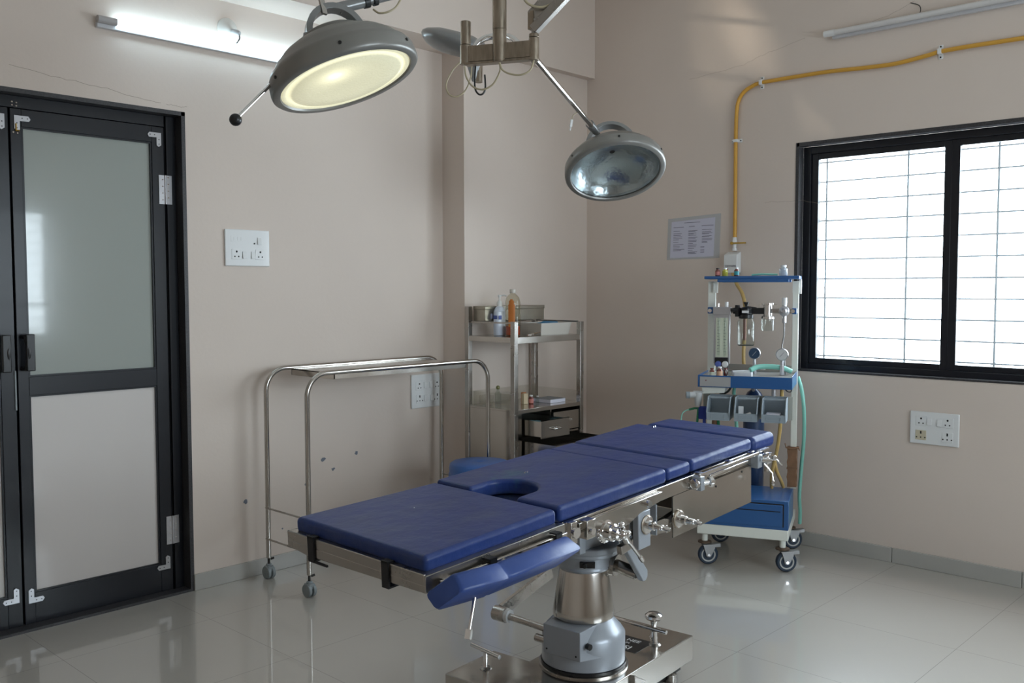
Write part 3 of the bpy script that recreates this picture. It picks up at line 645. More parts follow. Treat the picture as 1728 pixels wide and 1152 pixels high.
# cables
def cable(name, pts, r=.0035, m=CABLE): return obj(name, MB().tube(spline([at(*q) for q in pts], 10), r, 8), m, SL)
cable('cable', [(843, 106, 3.46), (848, 118, 3.45), (862, 125, 3.44), (880, 126, 3.43), (895, 118, 3.43), (901, 102, 3.44)])
cable('cable', [(784, 112, 3.52), (787, 130, 3.51), (798, 146, 3.50), (815, 151, 3.49), (832, 142, 3.48), (843, 122, 3.47), (844, 108, 3.47)])
cable('cable', [(776, 105, 3.53), (763, 120, 3.53), (753, 142, 3.53), (757, 158, 3.53), (770, 163, 3.53), (785, 153, 3.53), (794, 132, 3.53), (796, 112, 3.53)], .003)
cable('cable', [(882, -6, 3.42), (890, 5, 3.42), (903, 11, 3.42), (920, 11, 3.42), (936, 2, 3.42), (942, -10, 3.42)], .0045)
obj('cable_hook', MB().tube(spline([at(803, 108, 3.56), at(801, 130, 3.56), at(802, 150, 3.56), at(808, 159, 3.56), at(815, 158, 3.56), at(819, 148, 3.56), at(818, 126, 3.56)], 8), .0035, 8), SCREW, SL)

def lamp_head(C0, nrm, R=.225, lit=False, label=None):
    k = R/.225; bk = -nrm
    prof = [(.199, .006), (.203, .0), (.219, .0), (.2255, .006), (.2265, .018), (.224, .044), (.216, .058), (.207, .064), (.190, .086), (.165, .107), (.135, .124), (.108, .134), (.100, .1345), (.098, .146), (.085, .154), (.05, .160), (.0, .162)]
    d = obj('lamp_dome', MB().lathe([(r*k, h*k) for r, h in prof], C0, bk, 64, False), LAMPGREY, SL, label=label, ang=50)
    # inside reflector
    refl = [(.012, .118), (.05, .115), (.10, .100), (.15, .075), (.185, .045), (.200, .012)]
    obj('reflector', MB().lathe([(r*k, h*k) for r, h in refl], C0, bk, 48, False), REFL, d, ang=60)
    lens = [(.2005, .006), (.196, .004), (.19, .002), (.183, .007), (.176, .005), (.170, .001), (.12, -.002), (.06, -.003), (.0, -.003)]
    obj('lens', MB().lathe([(r*k, h*k) for r, h in lens], C0, bk, 64), LENSLIT if lit else LENS, d, ang=60, label='glowing warm white lens' if lit else 'clear bluish glass lens')
    a, b, _ = frame(bk); sc = MB()
    for j in range(6):
        t = 2*PI*(j+.35)/6; dr = a*math.cos(t)+b*math.sin(t); sc.cyl(C0+dr*.224*k+bk*.030*k, C0+dr*.2285*k+bk*.030*k, .005*k, n=10)
    obj('rim_screw', sc, SCREW, d)
    return d
def lens_mat():
    m = bpy.data.materials.new('lit_lens'); m.use_nodes = True; nt = m.node_tree; b = nt.nodes['Principled BSDF']; N = nt.nodes.new; L = nt.links.new
    tc = N('ShaderNodeTexCoord'); n = N('ShaderNodeTexNoise'); n.inputs['Scale'].default_value = 130; L(tc.outputs['Object'], n.inputs[0])
    bp = N('ShaderNodeBump'); bp.inputs['Strength'].default_value = .35; bp.inputs['Distance'].default_value = .004; L(n.outputs[0], bp.inputs['Height']); L(bp.outputs[0], b.inputs['Normal'])
    b.inputs['Base Color'].default_value = (.5, .52, .42, 1); b.inputs['Roughness'].default_value = .15
    org = Vector((2.556, 2.471, ZC)); n2 = N('ShaderNodeTexNoise'); n2.inputs['Scale'].default_value = 7; n2.inputs['Detail'].default_value = 2; L(tc.outputs['Object'], n2.inputs[0])
    def ramp(c, stops):
        d = N('ShaderNodeVectorMath'); d.operation = 'DISTANCE'; L(tc.outputs['Object'], d.inputs[0]); d.inputs[1].default_value = c-org
        a = N('ShaderNodeMath'); a.operation = 'MULTIPLY_ADD'; L(n2.outputs[0], a.inputs[0]); a.inputs[1].default_value = stops[-1]; L(d.outputs['Value'], a.inputs[2])
        fc = N('ShaderNodeFloatCurve'); cv = fc.mapping.curves[0]; L(a.outputs[0], fc.inputs['Value'])
        for k, (x, y) in enumerate(stops[:-1]):
            if k < 2: cv.points[k].location = (x, y)
            else: cv.points.new(x, y)
        fc.mapping.update(); return fc.outputs[0]
    r1 = ramp(LC, [(0, .20), (1, .1), (.10, .22), (.150, .20), (.166, .20), (.178, .42), (.186, .28), (.195, .24), .0])
    r2 = ramp(LC+LNb*.085+(RR*.955+UU*.297)*-.02, [(0, .9), (1, 0), (.03, .62), (.07, .13), (.12, .02), (.2, 0), .05])
    ad = N('ShaderNodeMath'); ad.operation = 'ADD'; L(r1, ad.inputs[0]); L(r2, ad.inputs[1])
    b.inputs['Emission Color'].default_value = (1, .93, .60, 1); L(ad.outputs[0], b.inputs['Emission Strength'])
    return m
LC = Vector((1.7259, 2.3078, 2.0056)); LNb = Vector((.1646, -.3002, -.9396)).cross(RR*.955+UU*.297).normalized(); LNb = LNb*(1 if LNb.dot(UU) > 0 else -1)
LENSLIT = lens_mat(); LENS = thin_glass('unlit_lens_glass', (.88, .91, .92), 1.5, rough=.12)
REFL = mat('reflector_aluminium', (.74, .77, .78), .20, metal=1, bump=.2, bscale=60)
# lit lamp, near the camera
LC = Vector((1.7259, 2.3078, 2.0056)); LN = Vector((.1646, -.3002, -.9396)).normalized(); LB = -LN
lh = lamp_head(LC, LN, .225, True, 'large grey lamp dome with glowing lens')
def yoke(C0, bk, side, k, d, h0=.125, hgt=.205, w_=.10):
    pth = []; side = (side-bk*side.dot(bk)).normalized()
    for i in range(17):
        t = PI*i/16; pth.append(C0+side*(w_*k*math.cos(t))+bk*(h0+(hgt-h0)*math.sin(t))*k)
    n3 = side.cross(bk); mb = MB(); wd = .019*k; th = .009*k; vs = []
    for i, q in enumerate(pth):
        t = (pth[min(i+1, 16)]-pth[max(i-1, 0)]).normalized(); nn = t.cross(n3)
        vs += [q+n3*wd+nn*th, q-n3*wd+nn*th, q-n3*wd-nn*th, q+n3*wd-nn*th]
    mb.add(vs, [(j*4+i, j*4+(i+1) % 4, j*4+4+(i+1) % 4, j*4+4+i) for j in range(16) for i in range(4)]+[(3, 2, 1, 0), (64, 65, 66, 67)])
    for e in (1, -1):
        q = C0+side*e*w_*k+bk*(h0)*k; mb.cyl(q-side*e*.012*k, q+side*e*.014*k, .022*k, n=20)
    y = obj('yoke', mb, LAMPGREY2, d, bevel=.001)
    pv = MB()
    for e in (1, -1): q = C0+side*e*w_*k+bk*h0*k; pv.cyl(q+side*e*.012*k, q+side*e*.019*k, .012*k, n=16)
    obj('yoke_pivot', pv, SCREW, d)
    return pth
sideL = (RR*.9+F*.38)
yp = yoke(LC+RR*.018, LB, sideL, 1.0, lh, .150, .236, .082)
ar = MB(); j0 = yp[5]+LB*.01; j1 = at(662, -8, 2.90); top = at(835, -150, 3.42)
ar.cyl(j0-(j1-j0)*.06, j0+(j1-j0)*.45, .017, n=20); ar.cyl(j0, j1, .0135, n=18); ar.cyl(j1, top, .013, n=18)
obj('lamp_arm', ar, LAMPGREY2, SL)
obj('arm_joint', MB().cyl(j0+(j1-j0)*.42, j0+(j1-j0)*.52, .020, n=20).cyl(j0+(j1-j0)*.60, j0+(j1-j0)*.68, .019, n=20), SCREW, SL)
obj('guide_bar', MB().bar(at(548, 24, 2.78), at(538, -18, 2.80), .016, .008), STEEL, SL)
obj('cable', MB().tube(spline([at(630, 16, 2.8), at(640, 22, 2.79), at(655, 20, 2.79), at(668, 12, 2.80), at(678, -4, 2.81)], 8), .003, 8), CABLE, SL)
ch = MB().cyl(at(472, 127, 2.74), at(401, 198, 2.62), .0055, n=12)
hd = obj('side_handle', ch, CHROME, SL); obj('handle_ball', MB().ball(at(397.5, 202, 2.61), .0175, 20), BLACKPL, hd)
# unlit lamp by the corner
RC = Vector((3.3899, 2.5652, 1.9021)); RN = Vector((-.2956, -.388, -.873)).normalized(); RB = -RN
rh = lamp_head(RC, RN, .225, False, 'grey lamp dome with unlit lens near the room corner')
yoke(RC, RB, RR*.95-F*.1, 1.0, rh, .138, .268, .108)
e0 = at(902, 98, 3.47); e1 = at(1001, 216, 4.12)
obj('lamp_arm', MB().cyl(e0, e1, .0125, n=20).cyl(br-Vector((0, 0, .04)), e0+(e1-e0)*.01, .014, n=16), CHROME, SL)
obj('arm_joint', MB().cyl(at(995, 209, 4.09), at(1001, 216, 4.12), .019, n=20).cyl(e1, at(1006, 222, 4.14), .017, n=18).cyl(at(1006, 222, 4.14), at(1014, 236, 4.16), .012, n=12), LAMPGREY2, SL)
cl = MB().tube(spline([at(974, 190, 3.93), at(967, 195, 3.92), at(965, 203, 3.91)], 6), .002, 6)
cc_ = obj('loose_cable', cl, CABLE, SL); obj('cable_connector', MB().bar(at(965, 202, 3.91), at(963, 214, 3.91), .009, .009).cyl(at(963, 214, 3.91), at(962, 220, 3.91), .003, n=8), WHITEPL, cc_)
# third, smaller head seen edge-on behind the pole
tc0 = at(768, 64, 4.15); tb = (UU*-.93-RR*.24+F*.25).normalized()
th_ = obj('satellite_head', MB().lathe([(.0, -.030), (.08, -.026), (.13, -.012), (.147, .0), (.150, .012), (.142, .030), (.120, .050), (.085, .066), (.04, .074), (.0, .075)], tc0, tb, 48), LAMPGREY2, SL, ang=50, label='small grey lamp head turned edge-on behind the pole')
sc = MB(); 
for px, py, dp in ((729, 55, 4.07), (806, 71, 4.02)): sc.cyl(at(px, py, dp), at(px, py, dp-.02), .0065, n=10)
obj('head_screw', sc, SCREW, th_)
obj('head_neck', MB().cyl(at(800, 100, 4.1), at(801, 137, 4.1), .040, .012, n=24), LAMPGREY2, SL)
obj('head_neck_tube', MB().cyl(at(808, 95, 4.1), at(807.5, 139, 4.1), .017, n=20), OLD, SL)
obj('curved_arm', MB().tube(spline([at(795, 88, 3.95), at(812, 68, 3.95), at(835, 61, 3.95), at(858, 62, 3.9), at(873, 72, 3.85), at(885, 88, 3.8)], 10), .013, 16).cyl(at(885, 88, 3.8), br-Vector((0, 0, .01)), .012, n=14), CHROME, SL)

# ================================================================ OVER-BED TROLLEY
OB = thing('instrument_trolley', 'tubular steel over-bed trolley standing against the left wall by the door', 'trolley', (2.97, 3.71, 0))
for y, zt in ((3.53, 1.008), (3.90, 1.008)):
    x0, x1 = (2.402, 3.548) if y < 3.7 else (2.425, 3.548)
    p_ = arcpath([(x0, y, .10), (x0, y, zt), (x1, y, zt), (x1, y, .10)], .105, 10)
    obj('tube_frame', MB().tube(p_, .0115, 16), TUBE, OB, ang=60)
tt = MB(); tt.box(2.56, 3.40, 3.542, 3.889, .998, 1.004); tt.box(2.56, 3.40, 3.542, 3.546, .975, 1.0); tt.box(2.56, 3.40, 3.885, 3.889, .975, 1.0); tt.box(2.56, 2.564, 3.542, 3.889, .972, 1.002); tt.box(3.396, 3.40, 3.542, 3.889, .972, 1.0)
obj('tray_top', tt, PLATE, OB)
for x, z in ((2.413, .345), (2.413, .195), (3.548, .345), (3.548, .195)): obj('cross_rod', MB().cyl((x, 3.53, z), (x, 3.90, z), .0045, n=10), STEEL, OB)
for x, y in ((2.402, 3.53), (2.425, 3.90), (3.548, 3.53), (3.548, 3.90)):
    cst = obj('caster', MB().cyl((x-.020, y, .031), (x-.004, y, .031), .031, n=24).cyl((x+.004, y, .031), (x+.020, y, .031), .031, n=24).cyl((x, y, .03), (x, y, .072), .014, n=12).box(x-.016, x+.016, y-.022, y+.020, .036, .062), GREYPL, OB, bevel=.003, label='grey twin wheel caster')
    obj('caster_stem', MB().cyl((x, y, .06), (x, y, .105), .006, n=10).cyl((x+.010, y, .092), (x+.026, y-.004, .096), .0055, n=10), SCREW, cst)

# ================================================================ STEEL RACK
RX, RY = 3.622, 3.404
RK = thing('instrument_cabinet', 'steel instrument rack with open shelves above drawers in the corner alcove', 'cabinet', (3.91, 3.59, 0))
X1, Y1 = 4.2045, 3.785
for x, y, h in ((RX, RY, 1.212), (X1-.030, RY, 1.200), (RX, Y1-.03, 1.290), (X1-.03, Y1-.03, 1.20)):
    obj('post', MB().box(x, x+.030, y, y+.030, .04, h), STEEL, RK, bevel=.002)
    obj('foot', MB().cyl((x+.015, y+.015, 0), (x+.015, y+.015, .045), .014, n=14), BLACKPL, RK)
obj('guard_rail', MB().box(RX+.012, RX+.018, RY+.03, Y1-.03, 1.200, 1.208).box(RX+.03, X1-.03, Y1-.018, Y1-.012, 1.198, 1.206).box(X1-.018, X1-.012, RY+.03, Y1-.03, 1.196, 1.204), STEEL, RK)
obj('upper_shelf', MB().box(RX+.008, X1-.008, RY+.008, Y1-.008, 1.118, 1.127).box(RX+.004, X1-.004, RY+.003, RY+.008, 1.094, 1.128).box(RX+.003, RX+.008, RY+.003, Y1-.003, 1.098, 1.127).box(X1-.008, X1-.003, RY+.003, Y1-.003, 1.098, 1.127), PLATE, RK, bevel=.001)
obj('middle_shelf', MB().box(RX+.006, X1-.006, RY+.006, Y1-.006, .728, .738).box(RX+.03, X1-.03, RY+.002, RY+.008, .716, .738), PLATE, RK, bevel=.001)
obj('acrylic_guard', MB().box(RX+.030, RX+.033, RY+.03, Y1-.03, .738, .818).box(RX+.033, X1-.033, Y1-.036, Y1-.033, .738, .818).box(X1-.036, X1-.033, RY+.03, Y1-.033, .738, .806), ACRYL, RK)
obj('cabinet_body', MB().box(RX+.006, RX+.010, RY+.028, Y1-.028, .10, .728).box(X1-.010, X1-.006, RY+.028, Y1-.028, .10, .728).box(RX+.028, X1-.028, Y1-.01, Y1-.006, .10, .728).box(RX+.01, X1-.01, RY+.02, Y1-.01, .10, .108)
    .box(3.936, 3.944, RY+.02, Y1-.01, .108, .728).box(RX+.03, X1-.03, RY+.008, RY+.02, .575, .585).box(RX+.03, X1-.03, RY+.008, RY+.02, .448, .456).box(RX+.03, RX+.065, RY+.008, RY+.016, .108, .728), PLATE, RK)
def drawer(x0, x1, z0, z1, out):
    y0 = RY+.006-out; D = .30
    d = obj('drawer', MB().box(x0, x1, y0, y0+.004, z0, z1).box(x0+.008, x0+.011, y0+.004, y0+D, z0+.008, z1-.006).box(x1-.011, x1-.008, y0+.004, y0+D, z0+.008, z1-.006)
        .box(x0+.011, x1-.011, y0+.004, y0+D, z0+.008, z0+.011).box(x0+.011, x1-.011, y0+D-.003, y0+D, z0+.011, z1-.006).box(x0, x1, y0, y0+.008, z1-.003, z1), PLATE, RK)
    xc = (x0+x1)/2; zc = (z0+z1)/2
    obj('drawer_handle', MB().tube(arcpath([(xc-.032, y0, zc), (xc-.030, y0-.022, zc), (xc+.030, y0-.022, zc), (xc+.032, y0, zc)], .010, 5), .004, 8).box(xc-.024, xc+.024, y0-.012, y0-.003, zc-.008, zc+.008), CHROME, d, bevel=.001)
    return y0
drawer(3.692, 3.925, .592, .688, .135); drawer(3.948, 4.170, .592, .700, .0); drawer(3.692, 3.925, .462, .570, .235); drawer(3.948, 4.170, .462, .570, .20)
drawer(3.692, 3.925, .30, .44, 0); drawer(3.948, 4.17, .30, .44, 0)
tag(obj('teal_cloth', MB().box(3.72, 3.80, 3.33, 3.45, .604, .668).box(3.81, 3.86, 3.36, 3.46, .604, .66), mat('teal_wrap', (.12, .27, .32), .7), bevel=.01), 'folded teal wrap lying in the open top left drawer', 'cloth')
# things on the rack
b = thing('steel_box', 'long lidded steel sterilising box lying across the rack rails', 'box', (3.88, 3.72, 1.206))
obj('box_body', MB().box(3.658, 4.150, 3.66, 3.750, 1.208, 1.280), STAINBOX, b, bevel=.003); obj('lid', MB().box(3.655, 4.153, 3.657, 3.752, 1.272, 1.292), STAINBOX, b, bevel=.003)
obj('label_sticker', MB().box(3.70, 3.76, 3.658, 3.6595, 1.222, 1.250), mat('pale_blue_label', (.30, .31, .42), .5), b)
def bottle(name, label, x, y, z, prof, m, group=None, cat='bottle', n=24, parts=()):
    t = thing(name, label, cat, (x, y, z), group=group)
    obj('bottle_body', MB().lathe(prof, (x, y, z), n=n), m, t, ang=50)
    for nm, pf, mm in parts: obj(nm, MB().lathe(pf, (x, y, z), n=n), mm, t, ang=50)
    return t
t = thing('sanitizer_bottle', 'white hand sanitizer pump bottle on the top rack shelf', 'bottle', (3.745, 3.633, 1.127))
o_ = (3.745, 3.633)
obj('bottle_body', MB().slab(rpoly(o_[0]-.036, o_[0]+.036, o_[1]-.022, o_[1]+.022, .018), lambda q: Vector(q), 1.128, 1.268, .008).lathe([(.034, 0), (.026, .018), (.014, .030)], (*o_, 1.262)), SANI, t, ang=50)
obj('pump_cap', MB().lathe([(.015, 0), (.015, .022), (.009, .030), (.005, .034), (.005, .052), (.010, .054), (.010, .062), (.006, .064)], (*o_, 1.290)).tube([(o_[0], o_[1], 1.350), (o_[0]+.02, o_[1]-.022, 1.352), (o_[0]+.026, o_[1]-.029, 1.347)], .004, 8), WHITEPL, t, ang=50)
obj('label_mark', MB().box(o_[0]-.0365, o_[0]-.036, o_[1]-.016, o_[1]+.012, 1.22, 1.24).box(o_[0]-.030, o_[0]-.006, o_[1]-.0228, o_[1]-.022, 1.218, 1.240), LBLBLUE, t)
t = bottle('antiseptic_bottle', 'clear bottle of orange antiseptic beside the sanitizer pump', 3.775, 3.56, 1.127, [(.036, 0), (.042, .004), (.043, .012), (.043, .10), (.041, .105), (.043, .11), (.041, .13), (.043, .135), (.042, .185), (.036, .212), (.022, .228), (.014, .232), (.014, .24)], BOTTLE,
    parts=[('liquid', [(.034, .003), (.040, .006), (.040, .055)], REDLIQ), ('cap', [(.015, .236), (.0165, .238), (.0165, .256), (.015, .258)], TRAYW)])
lb = MB(); n = 10
for z0, z1, a0, a1 in ((.052, .175, 188, 240), (.175, .195, 195, 232), (.195, .203, 203, 224)):
    vs = [(3.775+.0437*math.cos(math.radians(a0+(a1-a0)*i/n)), 3.56+.0437*math.sin(math.radians(a0+(a1-a0)*i/n)), 1.127+z) for z in (z0, z1) for i in range(n+1)]
    lb.add(vs, [(i, i+1, n+2+i, n+1+i) for i in range(n)])
obj('label', lb, ORANGE, t)
def tray(name, label, x0, x1, y0, y1, z, h, fl, m, cat):
    mb = MB(); q = [(x0+fl, y0+fl), (x1-fl, y0+fl), (x1-fl, y1-fl), (x0+fl, y1-fl)]; Q = [(x0, y0), (x1, y0), (x1, y1), (x0, y1)]; t_ = .003
    vs = [(a, b_, z) for a, b_ in q]+[(a, b_, z+h) for a, b_ in Q]
    qi = [(a+(t_ if i in (0, 3) else -t_), b_+(t_ if i < 2 else -t_), z+t_) for i, (a, b_) in enumerate(q)]; Qi = [(a+(t_ if i in (0, 3) else -t_), b_+(t_ if i < 2 else -t_), z+h) for i, (a, b_) in enumerate(Q)]
    mb.add(vs+qi+Qi, [(3, 2, 1, 0)]+[(i, (i+1) % 4, 4+(i+1) % 4, 4+i) for i in range(4)]+[(8, 9, 10, 11)]+[(8+(i+1) % 4, 8+i, 12+i, 12+(i+1) % 4) for i in range(4)]+[(4+i, 4+(i+1) % 4, 12+(i+1) % 4, 12+i) for i in range(4)])
    return tag(obj(name, mb, m), label, cat)
tray('enamel_tray', 'cream rectangular tray at the right end of top rack shelf', 3.90, 4.165, 3.46, 3.64, 1.1275, .068, .014, TRAYW, 'tray')
tag(obj('blue_drape', MB().slab(rpoly(3.93, 4.10, 3.50, 3.63, .02), lambda q: Vector((q.x, q.y, q.z+(.012*math.sin(q.x*60)))), 1.185, 1.192, .003), SHEETB), 'blue plastic sheet lying in the cream tray', 'sheet')
fs = thing('forceps', 'pair of steel forceps in front of the antiseptic bottle', 'forceps', (3.86, 3.47, 1.128))
obj('forceps_jaw', MB().tube([(3.80, 3.45, 1.133), (3.86, 3.475, 1.136), (3.90, 3.49, 1.142)], .004, 8).tube([(3.80, 3.47, 1.133), (3.86, 3.470, 1.140), (3.90, 3.47, 1.146)], .004, 8), CHROME, fs)
obj('forceps_ring', MB().tube([(3.90+.014*math.cos(a), 3.485+.014*math.sin(a), 1.144) for a in [PI*k/6 for k in range(12)]], .0035, 6, True).tube([(3.79+.014*math.cos(a), 3.445+.014*math.sin(a), 1.134) for a in [PI*k/6 for k in range(12)]], .0035, 6, True), CHROME, fs)
# middle shelf
zs = .738
tag(obj('notebook', MB().box(3.995, 4.125, 3.475, 3.60, zs+.001, zs+.020), mat('page_white', (.62, .62, .70), .6)), 'small white notebook with grey cover on the middle rack shelf', 'notebook')
obj('notebook_cover', MB().box(3.994, 4.126, 3.474, 3.601, zs+.020, zs+.022), mat('cover_grey', (.20, .21, .22), .5), bpy.data.objects['notebook'])
tag(obj('clear_container', MB().slab(rpoly(3.70, 3.79, 3.52, 3.63, .01), lambda q: Vector(q), zs+.001, zs+.075, .004), ACRYL), 'empty clear plastic container at the left of middle rack shelf', 'container', 'clear containers on the middle rack shelf')
tag(obj('clear_container', MB().slab(rpoly(3.675, 3.73, 3.66, 3.73, .01), lambda q: Vector(q), zs+.001, zs+.055, .004), ACRYL), 'smaller clear plastic container behind the larger one on middle rack shelf', 'container', 'clear containers on the middle rack shelf')
tag(obj('clear_container', MB().slab(rpoly(3.82, 3.87, 3.66, 3.73, .01), lambda q: Vector(q), zs+.001, zs+.06, .004), ACRYL), 'clear plastic container behind the orange medicine box on middle rack shelf', 'container', 'clear containers on the middle rack shelf')
tag(obj('stopper_bottle', MB().lathe([(.018, 0), (.018, .06), (.008, .07), (.008, .082)], (3.80, 3.70, zs), n=18), CLEAR), 'clear glass bottle with greenish stopper on the middle rack shelf', 'bottle')
obj('stopper', MB().ball((3.80, 3.70, zs+.090), .012, 14), mat('olive_stopper', (.16, .16, .05), .3, coat=.5), bpy.data.objects['stopper_bottle'])
tag(obj('medicine_box', MB().box(3.86, 3.895, 3.555, 3.575, zs+.001, zs+.060), mat('cream_box', (.55, .45, .30), .6), bevel=.001), 'small cream medicine carton on the middle rack shelf', 'box', 'medicine cartons on the rack')
tag(obj('medicine_box', MB().box(3.905, 3.93, 3.60, 3.62, zs+.001, zs+.060), ORANGE, bevel=.001), 'small orange medicine carton behind the cream carton', 'box', 'medicine cartons on the rack')
def vial(x, y, z, h, r, m, capm, label, lm=None, g='small medicine vials', mtx=None):
    t = thing('medicine_vial', label, 'vial', (x, y, z), group=g)
    obj('vial_glass', MB().lathe([(r*.9, 0), (r, .002), (r, h*.66), (r*.55, h*.78), (r*.55, h*.86)], (x, y, z), n=18), m, t, ang=50)
    obj('vial_cap', MB().lathe([(r*.68, h*.84), (r*.68, h), (r*.6, h)], (x, y, z), n=18), capm, t, ang=50)
    if lm: obj('vial_label', MB().lathe([(r*1.03, h*.10), (r*1.03, h*.55)], (x, y, z), n=18), lm, t)
    return t
vial(3.915, 3.55, zs, .050, .014, REDV, WHITEPL, 'dark red glass vial beside the cream carton', PINKL)
vial(3.975, 3.60, zs, .040, .014, CLEAR, SCREW, 'clear glass vial with dark cap near the notebook', PAPER)
vial(3.985, 3.565, zs, .038, .010, CLEAR, WHITEPL, 'tiny clear glass vial with white cap near the notebook')

# ================================================================ STOOL
ST = thing('plastic_stool', 'round blue plastic stool half hidden behind the operating table', 'stool', (3.36, 3.40, 0))
o_ = (3.36, 3.40, 0)
obj('stool_seat', MB().lathe([(.150, .44), (.158, .445), (.160, .47), (.157, .492), (.145, .500), (.02, .502), (.012, .499), (.0, .499)], o_, n=48), STOOLB, ST, ang=50)
for k in range(4):
    a = PI/4+k*PI/2+.3; c_, s_ = math.cos(a), math.sin(a)
    obj('leg', MB().add([Vector((o_[0]+c_*r-s_*t, o_[1]+s_*r+c_*t, z)) for z, r, t in ((.45, .155, .05), (.45, .155, -.05), (.45, .135, -.05), (.45, .135, .05), (0, .185, .025), (0, .185, -.025), (0, .172, -.025), (0, .172, .025))],
        [(3, 2, 1, 0), (4, 5, 6, 7), (0, 1, 5, 4), (1, 2, 6, 5), (2, 3, 7, 6), (3, 0, 4, 7)]), STOOLB, ST, bevel=.004)

# ================================================================ ANAESTHESIA TROLLEY
AO = Vector((4.0359, 2.5308, 0)); AR = math.radians(-67.109)
AT = thing('anaesthesia_trolley', 'blue and cream anaesthesia machine trolley in front of the window wall', 'medical trolley', AO, AR)
AD = Vector((-math.sin(AR), math.cos(AR), 0)); AS = Vector((math.cos(AR), math.sin(AR), 0))
def A(q): return AO+AS*q[0]+AD*q[1]+Vector((0, 0, q[2]))
def A3(s, d, z): return A((s, d, z))
obj('base_plate', MB().box(0, .443, 0, .50, .155, .207, A), WHITEP, AT, bevel=.004)
sb_ = obj('storage_box', MB().box(.0, .443, .0, .33, .207, .352, A), BLUEP, AT, bevel=.003)
obj('storage_drawer', MB().box(.03, .415, -.004, .0, .222, .330, A), BLUEP, sb_, bevel=.002)
obj('drawer_gap', MB().box(.024, .421, -.0015, .0, .328, .336, A).box(.415, .421, -.0015, 0, .222, .33, A).box(.05, .405, -.0055, -.004, .296, .300, A), DARK, sb_)
for s, d, rot in ((.035, .03, .5), (.415, .03, .55), (.415, .47, .5), (.035, .47, .3)):
    rz = AR+rot+PI/2; fx = Vector((math.cos(rz), math.sin(rz), 0)); sx = Vector((-fx.y, fx.x, 0)); c_ = A3(s, d, 0)
    wc = c_-fx*.022+Vector((0, 0, .051))
    wc = c_+(AS*.018-AD*.012)+Vector((0, 0, .051)); sx = (AD*.92+AS*-.4).normalized(); fx = Vector((sx.y, -sx.x, 0))
    k_ = obj('caster', MB().lathe([(.034, -.013), (.045, -.014), (.050, -.009), (.051, 0), (.050, .009), (.045, .014), (.034, .013)], wc, sx, 40), RUBBER, AT, ang=50, label='swivel caster with dark blue tyre')
    obj('wheel_rim', MB().lathe([(.001, -.015), (.012, -.016), (.014, -.013), (.026, -.012), (.036, -.015), (.037, 0), (.036, .015), (.026, .012), (.014, .013), (.012, .016), (.001, .015)], wc, sx, 32), mat('pale_rim', (.42, .42, .40), .45), k_, ang=50)
    fk = MB()
    for e in (-1, 1):
        pl = [(-.028, .100), (.028, .100), (.032, .085), (.010, .040), (-.010, .040)]
        fk.prism(pl, lambda q, e=e: Vector((wc.x, wc.y, 0))+fx*(q.x)+sx*(e*.021+q.z)+Vector((0, 0, q.y)), -.0015, .0015)
    fk.box(-.03, .036, -.022, .022, .098, .103, lambda q: Vector((wc.x, wc.y, 0))+fx*q.x+sx*q.y+Vector((0, 0, q.z)))
    fk.bar(Vector((wc.x, wc.y, .095))+fx*.02+sx*.0, Vector((wc.x, wc.y, .098))+fx*.062, .028, .018)
    obj('caster_fork', fk, mat('dull_zinc', (.30, .30, .30), .45, metal=.6), k_, bevel=.001)
    obj('swivel_plate', MB().lathe([(.026, 0), (.034, .003), (.034, .009), (.022, .013)], (c_.x, c_.y, .104), n=24), mat('rusty_steel', (.16, .11, .08), .6, metal=.5, var=.4, vscale=60), k_)
    obj('caster_stem', MB().cyl((c_.x, c_.y, .112), (c_.x, c_.y, .156), .015, n=18), WHITEP, k_)
    obj('axle', MB().cyl(wc-sx*.026, wc+sx*.026, .007, n=12), CHROME, k_)
for s0, s1 in ((-.005, .035), (.425, .455)):
    p_ = obj('upright', MB().box(s0, s1, .315, .335, .352, 1.425, A), WHITEP, AT, bevel=.002)
    obj('upright_plate', MB().box(s0 if s0 > .1 else s0+.03, s1 if s0 > .1 else s1+.012, .300, .316, 1.365, 1.425, A), WHITEP, p_)
cw = MB()
vs = []; nseg = 8
for k in range(nseg+1):
    z = .363+.208*k/nseg; b_ = .003*math.sin(k*2.3)
    for s, d in ((.412+b_, .300), (.458-b_, .300), (.460, .345+b_), (.410, .342)): vs.append(A3(s, d, z))
cw.add(vs, [(k*4+i, k*4+(i+1) % 4, k*4+4+(i+1) % 4, k*4+4+i) for k in range(nseg) for i in range(4)]+[(0, 3, 2, 1), tuple(nseg*4+i for i in range(4))])
cw.tube([A3(.405, .30, .568), A3(.435, .290, .562), A3(.467, .30, .570), A3(.462, .345, .566)], .0045, 6)
cw.tube([A3(.405, .297, .566), A3(.400, .294, .590)], .003, 6); cw.tube([A3(.467, .300, .566), A3(.472, .296, .556)], .003, 6)
cw.box(.409, .461, .297, .346, .455, .462, A)
obj('cardboard_wrap', cw, CARD, AT, ang=50, label='brown cardboard tied round the right upright')
